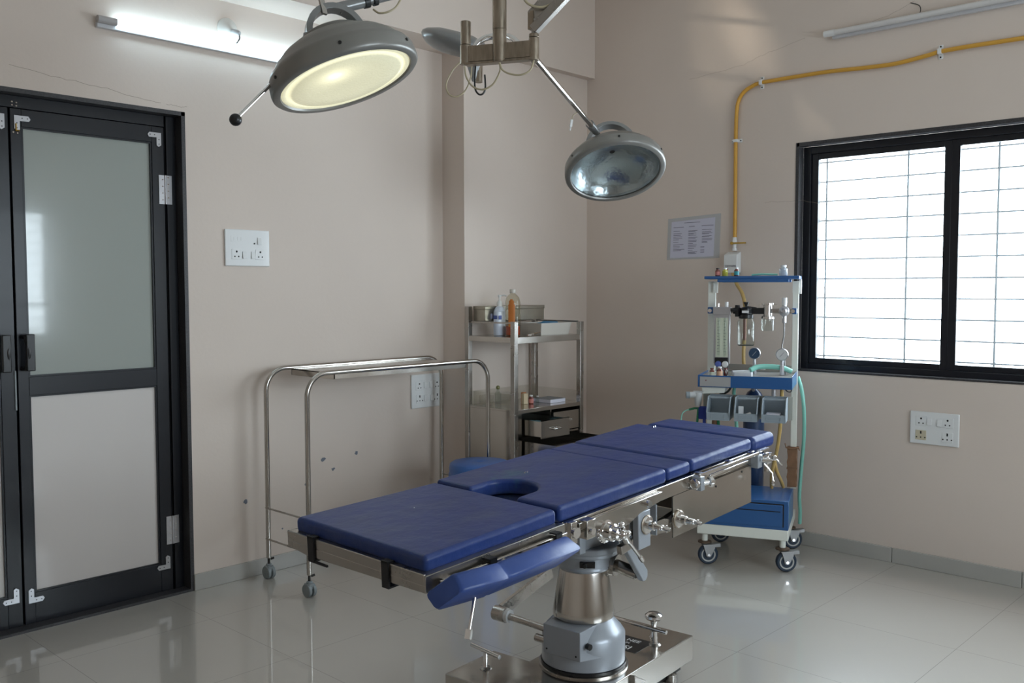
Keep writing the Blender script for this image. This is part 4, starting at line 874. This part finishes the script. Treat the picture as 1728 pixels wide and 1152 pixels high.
# tray
tp = MB(); tp.box(0, .448, .0, .395, .900, .912, A); tp.box(0, .448, -.003, .0, .898, .957, A); tp.box(-.003, 0, -.003, .42, .898, .957, A); tp.box(.448, .451, -.003, .42, .898, .962, A); tp.box(0, .448, .395, .42, .898, .950, A)
obj('tray', tp, BLUEP, AT, bevel=.001)
obj('tray_liner', MB().box(.001, .447, .001, .395, .912, .948, A), mat('tray_grey_top', (.36, .345, .33), .35, coat=.3, var=.25, vscale=9), AT)
obj('tray_back_lip', MB().box(0, .448, .395, .399, .945, .985, A), mat('tray_back', (.33, .31, .28), .35, metal=.5), AT)
fp = obj('switch_panel', MB().box(.008, .158, -.0055, -.003, .902, .950, A), GREYP, AT)
obj('indicator', MB().cyl(A3(.038, -.0055, .932), A3(.038, -.008, .932), .003, n=10), REDV, fp)
obj('power_unit', MB().prism([(.015, .897), (.132, .897), (.126, .870), (.018, .862)], lambda q: A((q.x, q.z, q.y)), .01, .12), WHITEP, AT, bevel=.002)
# top shelf
obj('top_shelf', MB().box(-.012, .462, .225, .415, 1.436, 1.452, A).box(.055, .412, .225, .24, 1.420, 1.436, A).box(.055, .412, .40, .412, 1.42, 1.436, A), BLUEP, AT, bevel=.003)
obj('shelf_bracket', MB().box(.455, .468, .315, .335, 1.36, 1.435, A), WHITEPL, AT, bevel=.002)
# gas rail
RZ = 1.272
rl = obj('gas_rail', MB().bar(A3(.01, .29, RZ), A3(.45, .29, RZ), .012, .024), STEEL, AT, bevel=.002)
obj('rail_end', MB().box(.0, .038, .275, .305, RZ-.015, RZ+.018, A).box(.425, .448, .278, .302, RZ-.015, RZ+.015, A), BLUEP, AT, bevel=.002)
obj('rail_sleeve', MB().box(.13, .29, .278, .302, RZ-.016, RZ+.016, A), BLACKPL, rl, bevel=.003)
sb = MB()
for s in (.012, .43): sb.cyl(A3(s, .275, RZ), A3(s, .268, RZ), .010, n=14)
obj('rail_screw', sb, CHROME, rl)
# flowmeter
fm = obj('flowmeter', MB().box(.035, .118, .262, .285, .995, 1.255, A).box(.030, .122, .258, .286, 1.25, 1.292, A), ALU, AT, bevel=.003)
obj('scale_panel', MB().box(.046, .107, .259, .262, 1.030, 1.235, A), FLOWW, fm)
obj('flow_tube', MB().cyl(A3(.062, .256, 1.04), A3(.062, .256, 1.235), .006, n=14).cyl(A3(.095, .256, 1.04), A3(.095, .256, 1.235), .006, n=14), CLEAR, fm)
sb = MB()
for s in (.062, .095):
    for k in range(11): sb.box(s-.009, s-.001 if k % 2 else s+.004, .2575, .2590, 1.058+k*.016, 1.0595+k*.016, A)
obj('scale_marks', sb, INK, fm)
obj('flowmeter_top_cap', MB().cyl(A3(.055, .272, 1.29), A3(.055, .272, 1.31), .006, n=12), CHROME, fm)
obj('flowmeter_top_cap', MB().cyl(A3(.098, .272, 1.29), A3(.098, .272, 1.318), .009, n=12), WHITEPL, fm)
obj('valve_block', MB().box(.042, .112, .252, .27, .985, 1.028, A), SCREW, fm, bevel=.002)
for s, m in ((.062, LBLBLUE), (.097, WHITEPL)): obj('flow_knob', MB().lathe([(.014, 0), (.016, .004), (.015, .018), (.010, .020)], A3(s, .252, .995), -AD, 18), m, fm)
obj('flow_outlet_pipe', MB().tube([A3(.072, .28, .99), A3(.072, .27, .95)], .0035, 8).tube([A3(.108, .28, .99), A3(.108, .27, .95)], .0035, 8), SCREW, fm)
# suction jar
def jar(name, s, d, z0, z1, r, lab, mat_cap):
    p_ = A3(s, d, 0); h = z1-z0
    j = obj(name, MB().lathe([(r*.92, 0), (r, .006), (r, h*.86), (r*.78, h*.95), (r*.74, h)], (p_.x, p_.y, z0), n=32), CLEAR, AT, ang=50, label=lab)
    return j, p_
j, p_ = jar('vaporiser_jar', .197, .28, 1.092, 1.235, .044, 'clear glass vaporiser jar', None)
obj('jar_base', MB().lathe([(.040, 0), (.042, .004), (.0, .005)], (p_.x, p_.y, 1.093), n=32), mat('dark_glass_base', (.05, .06, .06), .2), j)
obj('wick_tube', MB().cyl((p_.x-.006, p_.y+.004, 1.12), (p_.x-.006, p_.y+.004, 1.23), .0085, n=14), mat('copper_brown', (.22, .11, .09), .4, metal=.4), j)
obj('jar_head', MB().lathe([(.034, 0), (.037, .003), (.037, .020), (.030, .024), (.030, .052), (.022, .058), (.010, .06)], (p_.x, p_.y, 1.232), n=28), BLACKPL, j)
obj('control_knob', MB().lathe([(.008, 0), (.008, .012), (.014, .022), (.015, .028)], (p_.x, p_.y, 1.290), n=18).bar(A3(.155, .262, RZ-.03), A3(.155, .262, RZ+.03), .018, .02, (1, 0, 0)).cyl(A3(.150, .26, RZ+.005), A3(.120, .255, RZ+.005), .009, n=12).bar(A3(.197, .25, 1.296), A3(.25, .262, 1.288), .012, .006), BLACKPL, j)
obj('jar_label', MB().box(.180, .214, .2425, .2445, 1.262, 1.274, A), WHITEPL, j)
j, p_ = jar('water_trap_jar', .305, .28, 1.172, 1.235, .032, 'small ribbed clear jar', None)
obj('trap_head', MB().lathe([(.033, 0), (.033, .012), (.022, .016), (.022, .070), (.030, .072), (.030, .080), (.0, .081)], (p_.x, p_.y, 1.232), n=26).bar(A3(.262, .28, 1.305), A3(.350, .28, 1.305), .008, .006), CHROME, j)
# regulator and gauges
rg = obj('flow_regulator', MB().lathe([(.020, 0), (.026, .004), (.026, .020), (.016, .024), (.010, .034)], A3(.388, .275, RZ), -AD, 24).cyl(A3(.388, .275, RZ-.06), A3(.388, .275, RZ+.03), .011, n=14), ALU, AT, bevel=.001)
obj('regulator_top', MB().cyl(A3(.388, .275, RZ+.03), A3(.388, .275, RZ+.068), .013, n=16), WHITEPL, rg)
obj('regulator_hose', MB().tube(spline([A3(.388, .272, RZ-.055), A3(.388, .27, 1.15), A3(.380, .262, 1.09), A3(.392, .25, 1.04), A3(.400, .245, .95)], 8), .004, 8), mat('braided_hose', (.2, .2, .2), .35, metal=.7), rg)
for s, d, face in ((.246, .25, mat('dark_dial', (.02, .05, .10), .4)), (.386, .21, mat('white_dial', (.55, .56, .56), .4))):
    g_ = obj('pressure_gauge', MB().lathe([(.026, 0), (.031, .003), (.031, .022), (.029, .025), (.027, .022)], A3(s, d, 1.055), -AD, 32).cyl(A3(s, d-.01, 1.026), A3(s, d-.01, 1.0), .008, n=12).cyl(A3(s, d-.01, 1.0), A3(s, d-.01, .95), .012, n=6), ALU, AT)
    obj('dial', MB().cyl(A3(s, d-.019, 1.055), A3(s, d-.0225, 1.055), .0265, n=32), face, g_)
    obj('needle', MB().bar(A3(s-.010, d-.0235, 1.043), A3(s+.010, d-.0235, 1.067), .002, .001, (0, 0, 1)), WHITEPL if s < .3 else INK, g_)
# bins
obj('bin_rail', MB().box(.02, .452, .035, .045, .745, .86, A), mat('bin_back_plate', (.33, .33, .29), .5), AT)
def bin_(s0, s1, label):
    b_ = thing('storage_bin', label, 'storage bin', A3((s0+s1)/2, -.03, .745), group='storage bins under the trolley tray')
    d0, d1, z0, z1 = -.115, .032, .748, .860; t_ = .003
    mb = MB(); side = [(d1, z0+.02), (d1-.02, z0), (d0+.008, z0), (d0, z0+.038), (d0+.035, z1-.02), (d0+.05, z1), (d1, z1)]
    for s in (s0, s1-t_): mb.prism([(a, b2) for a, b2 in side], lambda q: A((q.z, q.x, q.y)), s, s+t_)
    mb.box(s0+t_, s1-t_, d0+.008, d1-.02, z0, z0+t_, A); mb.box(s0+t_, s1-t_, d1-t_, d1, z0+.015, z1, A); mb.box(s0+t_, s1-t_, d0+.006, d0+.010, z0, z0+.038, A); mb.box(s0, s1, d0+.05, d0+.055, z1-.008, z1, A)
    obj('bin_shell', mb, BINPL, b_)
    obj('label_holder', MB().box(s0+.025, s1-.025, d0+.003, d0+.006, z0+.008, z0+.011, A).box(s0+.025, s1-.025, d0+.003, d0+.006, z0+.027, z0+.030, A).box(s0+.022, s0+.025, d0+.003, d0+.006, z0+.008, z0+.030, A).box(s1-.025, s1-.022, d0+.003, d0+.006, z0+.008, z0+.030, A), BINPL, b_)
    obj('rim', MB().tube([A3(s0+.0015, d0+.05, z1), A3(s0+.0015, d0+.035, z1-.02), A3(s0+.0015, d0, z0+.038)], .003, 6).tube([A3(s1-.0015, d0+.05, z1), A3(s1-.0015, d0+.035, z1-.02), A3(s1-.0015, d0, z0+.038)], .003, 6), BINPL, b_)
bin_(.058, .168, 'empty blue grey storage bin, left of the three on trolley'); bin_(.190, .298, 'middle blue grey storage bin holding small cartons and tubes'); bin_(.318, .430, 'right blue grey storage bin holding a white packet')
tag(obj('small_carton', MB().box(.204, .228, -.06, -.045, .758, .815, A), mat('white_carton', (.70, .72, .74), .5), bevel=.001), 'small white carton standing in the middle storage bin', 'box')
tag(obj('ointment_tube', MB().cyl(A3(.210, -.085, .760), A3(.262, -.055, .780), .007, .010, n=14), WHITEPL), 'white ointment tube lying in the middle storage bin', 'tube')
tag(obj('packet', MB().slab(rpoly(.335, .405, -.09, -.03, .01), A, .752, .790, .006), mat('lilac_packet', (.52, .52, .58), .5)), 'white packet lying in the right storage bin', 'packet')
# cylinder, hoses
cy = thing('gas_cylinder', 'dark blue gas cylinder standing on the trolley base', 'gas cylinder', A3(.228, .42, .207))
p_ = A3(.228, .42, 0)
obj('cylinder_body', MB().lathe([(.052, 0), (.055, .006), (.055, .57), (.050, .60), (.035, .628), (.016, .642), (.014, .66)], (p_.x, p_.y, .208), n=32), CYLB, cy, ang=50)
obj('cylinder_valve', MB().cyl((p_.x, p_.y, .865), (p_.x, p_.y, .893), .012, n=12).cyl(A3(.228, .38, .85), A3(.228, .42, .85), .008, n=10), ALU, cy)
def hose(name, pts, r, m, label, cat='hose', n=10, corr=False):
    q = spline([A(p) for p in pts], 10)
    rr = [r*(1+.12*(i % 2)) for i in range(len(q))] if corr else r
    return tag(obj(name, MB().tube(q, rr, n), m, ang=80), label, cat)
hose('green_hose', [(.455, .36, .93), (.475, .35, .86), (.488, .34, .76), (.490, .35, .62), (.478, .38, .46), (.468, .42, .30), (.470, .47, .20), (.468, .49, .13)], .0095, GREENT, 'pale green hose hanging down outside right trolley upright')
hose('breathing_hose', [(.235, .15, .975), (.27, .18, .99), (.33, .20, .992), (.39, .215, .985), (.43, .23, .968)], .013, GREENT, 'pale green hose lying across the trolley tray')
hose('yellow_tube', [(.395, .10, .90), (.392, .12, .76), (.375, .16, .60), (.345, .20, .45), (.34, .25, .362)], .009, YELLOW2, 'aged yellow tube hanging below the bins to the blue box')
hose('yellow_tube', [(.352, .20, .54), (.365, .22, .46), (.385, .26, .40), (.395, .29, .362)], .009, YELLOW2, 'short yellow tube crossing the longer one above the blue box')
hose('green_hose', [(.165, .10, .90), (.160, .12, .84), (.170, .15, .70), (.175, .17, .52), (.18, .22, .365)], .009, GREENT, 'green hose hanging behind the gap between first two bins')
hose('black_strap', [(.155, .06, .90), (.140, .05, .875), (.110, .05, .862), (.080, .04, .885)], .0055, SCREW, 'black strap looped below the trolley tray', 'strap')
hose('black_cable', [(.410, .05, .90), (.425, .05, .885), (.440, .06, .882), (.445, .07, .895)], .003, SCREW, 'short black cable looped under the right end of trolley tray', 'cable')
tag(obj('outlet_fitting', MB().cyl(A3(.362, .04, .90), A3(.362, .04, .862), .011, n=14).cyl(A3(.362, .04, .862), A3(.362, .04, .85), .008, n=12), ALU), 'dark metal fitting hanging under the trolley tray', 'fitting')
# breathing circuit bundle on left side
bc = thing('breathing_valve', 'translucent valve with blue and green tubes at left of the bins', 'valve', A3(.01, -.02, .80))
obj('valve_body', MB().lathe([(.013, 0), (.016, .01), (.021, .055), (.021, .068), (.014, .070)], A3(.004, -.03, .805), n=20).cyl(A3(-.004, -.035, .862), A3(-.045, -.05, .860), .015, n=18).box(-.02, .03, -.035, -.025, .876, .880, A), mat('milky_plastic', (.55, .57, .58), .3, alpha=.85), bc)
obj('valve_elbow', MB().cyl(A3(-.035, -.047, .860), A3(-.052, -.053, .860), .017, n=18), mat('smoke_plastic', (.22, .26, .29), .2), bc)
obj('green_connector', MB().tube([A3(-.04, -.03, .785), A3(-.012, -.03, .793), A3(.008, -.03, .793)], .0055, 8).tube([A3(.006, -.03, .795), A3(.002, -.03, .74), A3(-.004, -.03, .66)], .006, 8).tube([A3(.098, .0, .75), A3(.102, .0, .70), A3(.10, .0, .64)], .008, 8), DKGREEN, bc)
obj('clear_line', MB().tube(spline([A3(-.035, -.03, .785), A3(-.055, -.04, .780), A3(-.072, -.05, .760), A3(-.078, -.05, .70)], 6), .003, 8), GREENT, bc)
tag(obj('blue_bag', MB().slab([(.010, -.05), (.050, -.05), (.052, -.02), (.010, -.02)], lambda q: A((q.x, q.y, q.z)), .742, .805, .008).slab([(.030, -.045), (.043, -.045), (.043, -.025), (.030, -.025)], lambda q: A((q.x, q.y, q.z)), .66, .745, .004), CLOTHB), 'dark blue breathing bag hanging left of the bins', 'bag')
tag(obj('brown_tube', MB().cyl(A3(.082, -.0, .735), A3(.078, -.0, .64), .013, n=16), CARD), 'brown rubber tube end hanging below the left bin', 'tube')
# bottles on top shelf
zt = 1.453
for s, h, r, m, c_, lb_, txt in ((.045, .042, .013, REDV, SCREW, PINKL, 'small brown red vial with dark cap on the trolley top shelf'), (.083, .042, .015, YELV, WHITEPL, None, 'small yellow vial with white cap on the trolley top shelf'), (.142, .045, .013, REDV, WHITEPL, TEALL, 'small brown vial with teal label on the trolley top shelf')):
    p_ = A3(s, .31, 0); vial(p_.x, p_.y, zt, h, r, m, c_, txt, lb_)
p_ = A3(.378, .31, 0); vial(p_.x, p_.y, zt, .054, .021, mat('pale_glass', (.45, .50, .54), .15, coat=.5, alpha=.7), WHITEPL, 'larger pale glass bottle on the right of trolley top shelf')
tag(obj('clear_tube', MB().tube([A3(.22, .31, zt+.005), A3(.27, .30, zt+.008), A3(.35, .30, zt+.006)], .005, 8), GREENT), 'thin pale tube lying on the trolley top shelf', 'tube')
for s, h, r, m, c_, lb_, txt in ((.060, .042, .013, REDV, REDV, FLOWW, 'brown vial with pale label at the left of trolley tray'), (.098, .050, .014, REDV, WHITEPL, mat('orange_white_label', (.62, .38, .25), .5), 'brown vial with orange label on the trolley tray'), (.122, .040, .012, mat('maroon_glass', (.08, .02, .02), .2), REDV, None, 'dark maroon vial behind the orange labelled vial')):
    p_ = A3(s, .045 if s < .11 else .09, 0); vial(p_.x, p_.y, .948, h, r, m, c_, txt, lb_)
tag(obj('syringe_pack', MB().slab(rpoly(.165, .255, .05, .10, .006), A, .949, .972, .005).cyl(A3(.15, .12, .962), A3(.23, .16, .965), .012, n=12), mat('white_film', (.55, .57, .60), .3, coat=.4)), 'white plastic syringe packet on the trolley tray', 'packet')
tag(obj('clear_cup', MB().lathe([(.012, 0), (.016, .030), (.017, .032)], A3(.140, .06, .949), n=18), CLEAR), 'small clear cup beside the vials on the trolley tray', 'cup')
tag(obj('laryngoscope', MB().cyl(A3(.17, .20, .960), A3(.24, .22, .972), .006, n=10).tube([A3(.24, .22, .972), A3(.27, .235, .978), A3(.30, .245, .972)], .004, 8), CHROME), 'slim chrome instrument lying at the back of trolley tray', 'instrument')

# ================================================================ WALL FITTINGS
# gas hose on right wall
xh = XR-.013
hp = [(2.7345, 1.675), (2.7345, 1.9), (2.736, 2.2), (2.733, 2.36), (2.722, 2.43), (2.69, 2.475), (2.64, 2.500), (2.58, 2.512), (2.4, 2.513), (2.2, 2.511), (2.0, 2.500), (1.85, 2.496), (1.70, 2.510), (1.64, 2.518), (1.5, 2.520), (1.3, 2.517), (1.0, 2.516), (.6, 2.516), (-.4, 2.518), (-1.3, 2.515), (-1.84, 2.516)]
tag(obj('gas_pipe', MB().tube(spline([(xh, y, z) for y, z in hp], 8), .0105, 14), YELLOW, ang=80), 'yellow gas hose running up and along the window wall', 'hose')
for y, z, v in ((2.7345, 2.213, 0), (2.583, 2.5125, 1), (1.642, 2.518, 1)):
    c_ = thing('pipe_clip', {(2.7345): 'white clip on the vertical run of yellow hose', 2.583: 'white clip just after the bend of yellow hose', 1.642: 'white clip on yellow hose above the window'}[y], 'clip', (XR, y, z), group='white clips holding the yellow hose')
    k = MB()
    if v: k.box(XR-.003, XR, y-.011, y+.011, z-.033, z+.033).box(XR-.027, XR-.003, y-.009, y+.009, z-.013, z+.013)
    else: k.box(XR-.003, XR, y-.033, y+.033, z-.010, z+.010).box(XR-.027, XR-.003, y-.013, y+.013, z-.008, z+.008)
    obj('clip_body', k, WHITEPL, c_, bevel=.002)
    k = MB()
    for e in (-.025, .025): k.cyl((XR-.003, y+(0 if v else e), z+(e if v else 0)), (XR-.0045, y+(0 if v else e), z+(e if v else 0)), .004, n=8)
    obj('screw', k, SCREW, c_)
go = thing('gas_outlet', 'white oxygen wall outlet with brass lever at the foot of yellow hose', 'gas outlet', (XR, 2.73, 1.54))
obj('ferrule', MB().lathe([(.014, 0), (.014, .012), (.011, .014), (.011, .035), (.015, .036), (.015, .055), (.012, .060), (.012, .075)], (xh-.002, 2.7345, 1.600), n=20), WHITEPL, go)
obj('valve_lever', MB().box(xh-.022, xh-.014, 2.655, 2.745, 1.637, 1.646).cyl((xh-.024, 2.742, 1.642), (xh-.0, 2.742, 1.642), .009, n=12), BRASS, go, bevel=.001)
body = MB(); body.prism([(2.785, 1.595), (2.785, 1.475), (2.700, 1.475), (2.700, 1.595)], lambda q: Vector((XR-q.z, q.x, q.y)), 0, .045)
for i in range(4, 8): body.v[i].z -= .018*(1 if body.v[i].z > 1.55 else 0)
ob_ = obj('outlet_box', body, WHITEPL, go, bevel=.004)
text_mesh('outlet_lettering', 'OXYGEN', .0165, INK, ob_, (XR-.0462, 2.776, 1.508), (0, -1, 0), (0, 0, 1))
obj('red_tag', MB().box(XR-.047, XR-.0455, 2.757, 2.765, 1.482, 1.500), mat('red_mark', (.4, .05, .04), .5), ob_)
tag(obj('supply_tube', MB().tube(spline([(XR-.03, 2.735, 1.475), (XR-.06, 2.69, 1.41), (XR-.08, 2.645, 1.36), (XR-.09, 2.62, 1.28), (XR-.10, 2.615, 1.15), (XR-.12, 2.61, 1.03), (XR-.13, 2.60, .96)], 8), .010, 12), YELLOW2, ang=80), 'aged yellow tube dropping from the outlet behind the trolley', 'hose')
# notice
nt_ = thing('notice', 'laminated paper notice with three columns of print on the wall', 'notice', (XR, 3.01, 1.69))
def nq(a, b_): return (XR, 3.189-a*.357, 1.810-b_*.245)
tilt = .012
def NT(q): return Vector((XR-q.z, 3.189-.357*q.x+.004*q.y, 1.563+.248*(1-q.y)+tilt*q.x*0))
obj('laminate_sheet', MB().prism([(0, .04), (1, -.02), (.99, 1.0), (-.01, 1.02)], NT, .0005, .0015), LAMIN, nt_)
obj('paper_sheet', MB().prism([(.07, .12), (.90, .06), (.885, .96), (.05, .98)], NT, .0015, .002), PAPER, nt_)
tx = MB(); random.seed(3)
def ln(x0, x1, y, h=.010): tx.prism([(x0, y), (x1, y-.012*(x1-x0)), (x1, y+h-.012*(x1-x0)), (x0, y+h)], NT, .002, .0024)
ln(.32, .62, .150); ln(.11, .31, .25, .012); ln(.41, .52, .24, .012); ln(.65, .87, .235, .012)
for x0, mx, ys in ((.11, .22, (.34, .40, .44, .475, .51, .545, .60, .66, .70, .735, .77, .80)), (.40, .19, (.34, .36, .40, .42, .45, .50, .53, .57, .60, .64, .68, .72, .76, .80, .84, .86, .88)), (.66, .20, (.33, .38, .41, .43, .48, .50, .54, .57, .61, .63))):
    for y in ys: ln(x0, x0+mx*random.uniform(.45, 1), y)
for y in (.73, .80, .85): ln(.635, .71, y, .014)
obj('printed_text', tx, INK, nt_)
# switch boards: fx maps (a right, b up, c outwards) from the plate centre
def board(label, cen, rt, out, wd, ht, layout, yellowed=None):
    t_ = thing('switch_board', label, 'switch board', cen, group='white switch boards on the walls')
    cen = Vector(cen); rt = Vector(rt); out = Vector(out)
    M = lambda q: cen+rt*q[0]+Vector((0, 0, 1))*q[1]+out*q[2]
    obj('cover_plate', MB().box(-wd/2, wd/2, -ht/2, ht/2, 0, .011, M), WHITEPL, t_, bevel=.004, seg=3)
    for kind, a, b_ in layout:
        if kind == 's':
            s = obj('switch', MB().prism([(-.011, -.017), (.011, -.017), (.011, .017), (-.011, .017)], lambda q: M((a+q.x, b_+q.y, q.z+(.0035 if q.z > 0 and q.y < 0 else 0))), -.001 if 0 else .0105, .014), WHITEPL, t_, bevel=.001)
        elif kind == 'b':
            s = obj('blank_module', MB().box(a-.033, a+.033, b_-.014, b_+.014, .0105, .0118, M).box(a-.020, a-.018, b_-.008, b_+.008, .0118, .0128, M).box(a+.0, a+.002, b_-.008, b_+.008, .0118, .0128, M).box(a+.018, a+.020, b_-.008, b_+.008, .0118, .0128, M), WHITEPL, t_)
        elif kind == 'i':
            obj('indicator', MB().cyl(M((a, b_, .0105)), M((a, b_, .013)), .004, n=12), SCREW, t_)
        else:
            big = kind == 'P'
            s = obj('socket', MB().box(a-.026, a+.026, b_-.024, b_+.024, .0105, .0125, M), mat('yellowed_plastic', (.55, .49, .36), .5) if yellowed == (a, b_) else WHITEPL, t_, bevel=.001)
            h = MB(); R_ = .0042 if not big else .0045
            if big: h.box(a-.0035, a+.0035, b_+.006, b_+.020, .0120, .0130, M)
            else: h.cyl(M((a, b_+.012, .0120)), M((a, b_+.012, .0130)), .0048, n=12)
            for e in ((-1, 1) if not big else (-1, 0, 1)): h.cyl(M((a+e*(.0098 if not big else .020), b_-.011, .0120)), M((a+e*(.0098 if not big else .020), b_-.011, .0130)), .0035, n=10)
            obj('socket_holes', h, DARK, s)
board('white switch board high on the left wall beside the door', (2.388, YL, 1.582), (1, 0, 0), (0, -1, 0), .236, .172,
      [('b', -.055, .042), ('i', .035, .022), ('s', .062, .034), ('p', -.060, -.030), ('s', -.018, -.034), ('s', .028, -.034), ('p', .066, -.030)])
board('white switch board on the left wall behind the over-bed trolley', (3.516, YL, .813), (1, 0, 0), (0, -1, 0), .236, .190,
      [('p', -.062, .030), ('s', -.018, .032), ('s', .025, .032), ('p', .070, .030), ('P', -.060, -.042), ('s', -.016, -.042), ('s', .03, -.042), ('P', .072, -.042)])
board('white switch board on the wall below the window', (XR, 1.628, .702), (0, -1, 0), (-1, 0, 0), .232, .160,
      [('p', -.062, .034), ('s', -.022, .034), ('s', .026, .030), ('p', .063, .034), ('P', -.062, -.036), ('P', .063, -.036)], (-.062, -.036))
# tube lights
TL = thing('tube_light', 'lit white tube light on the left wall above the door', 'tube light', (2.3, YL, 2.50), group='tube lights on the walls')
obj('batten', MB().box(1.697, 2.92, YL-.022, YL, 2.475, 2.497), mat('batten_white', (.55, .55, .57), .4), TL, bevel=.003)
obj('glowing_tube', MB().cyl((1.775, YL-.033, 2.506), (2.85, YL-.033, 2.506), .0135, n=20), TUBELIT, TL)
obj('tube_cap', MB().cyl((1.695, YL-.030, 2.506), (1.775, YL-.030, 2.506), .0155, n=20), mat('tube_end_grey', (.40, .38, .38), .4), TL)
obj('tube_cap', MB().cyl((2.85, YL-.030, 2.506), (2.92, YL-.030, 2.506), .0155, n=20), mat('tube_end_grey', (.40, .38, .38), .4), TL)
TL2 = thing('tube_light', 'unlit tube light on the window wall above the yellow hose', 'tube light', (XR, 1.6, 2.70), group='tube lights on the walls')
obj('batten', MB().box(XR-.022, XR, .98, 2.18, 2.672, 2.690), mat('batten_white', (.55, .55, .57), .4), TL2, bevel=.003)
obj('glass_tube', MB().cyl((XR-.033, .98, 2.700), (XR-.033, 2.16, 2.700), .0145, n=20), TUBEOFF, TL2)
obj('tube_cap', MB().cyl((XR-.033, 2.16, 2.700), (XR-.033, 2.215, 2.700), .0165, n=20), WHITEPL, TL2)
tag(obj('tube_wire', MB().tube(spline([(XR-.02, 1.745, 2.705), (XR-.02, 1.735, 2.73), (XR-.004, 1.75, 2.76), (XR-.003, 1.79, 2.78)], 6), .002, 6), SCREW), 'short wire looping above the unlit tube light', 'wire')
cr_ = thing('wall_socket_rose', 'round white wiring rose with plug above the lit tube', 'wiring rose', (2.318, YL, 2.585))
obj('rose_plate', MB().lathe([(.050, 0), (.050, .006), (.044, .010), (.022, .016), (.018, .020), (.0, .021)], (2.305, YL, 2.588), (0, -1, 0), 32), mat('rose_white', (.62, .60, .56), .4), cr_, ang=50)
obj('plug', MB().lathe([(.013, 0), (.015, .002), (.015, .030), (.010, .040)], (2.322, YL-.018, 2.575), (.5, -1, -.3), 18), mat('plug_grey', (.45, .45, .46), .4), cr_)
obj('wire', MB().tube(spline([(2.337, YL-.050, 2.562), (2.343, YL-.045, 2.545), (2.335, YL-.035, 2.525), (2.325, YL-.028, 2.512)], 6), .003, 8), SCREW, cr_)
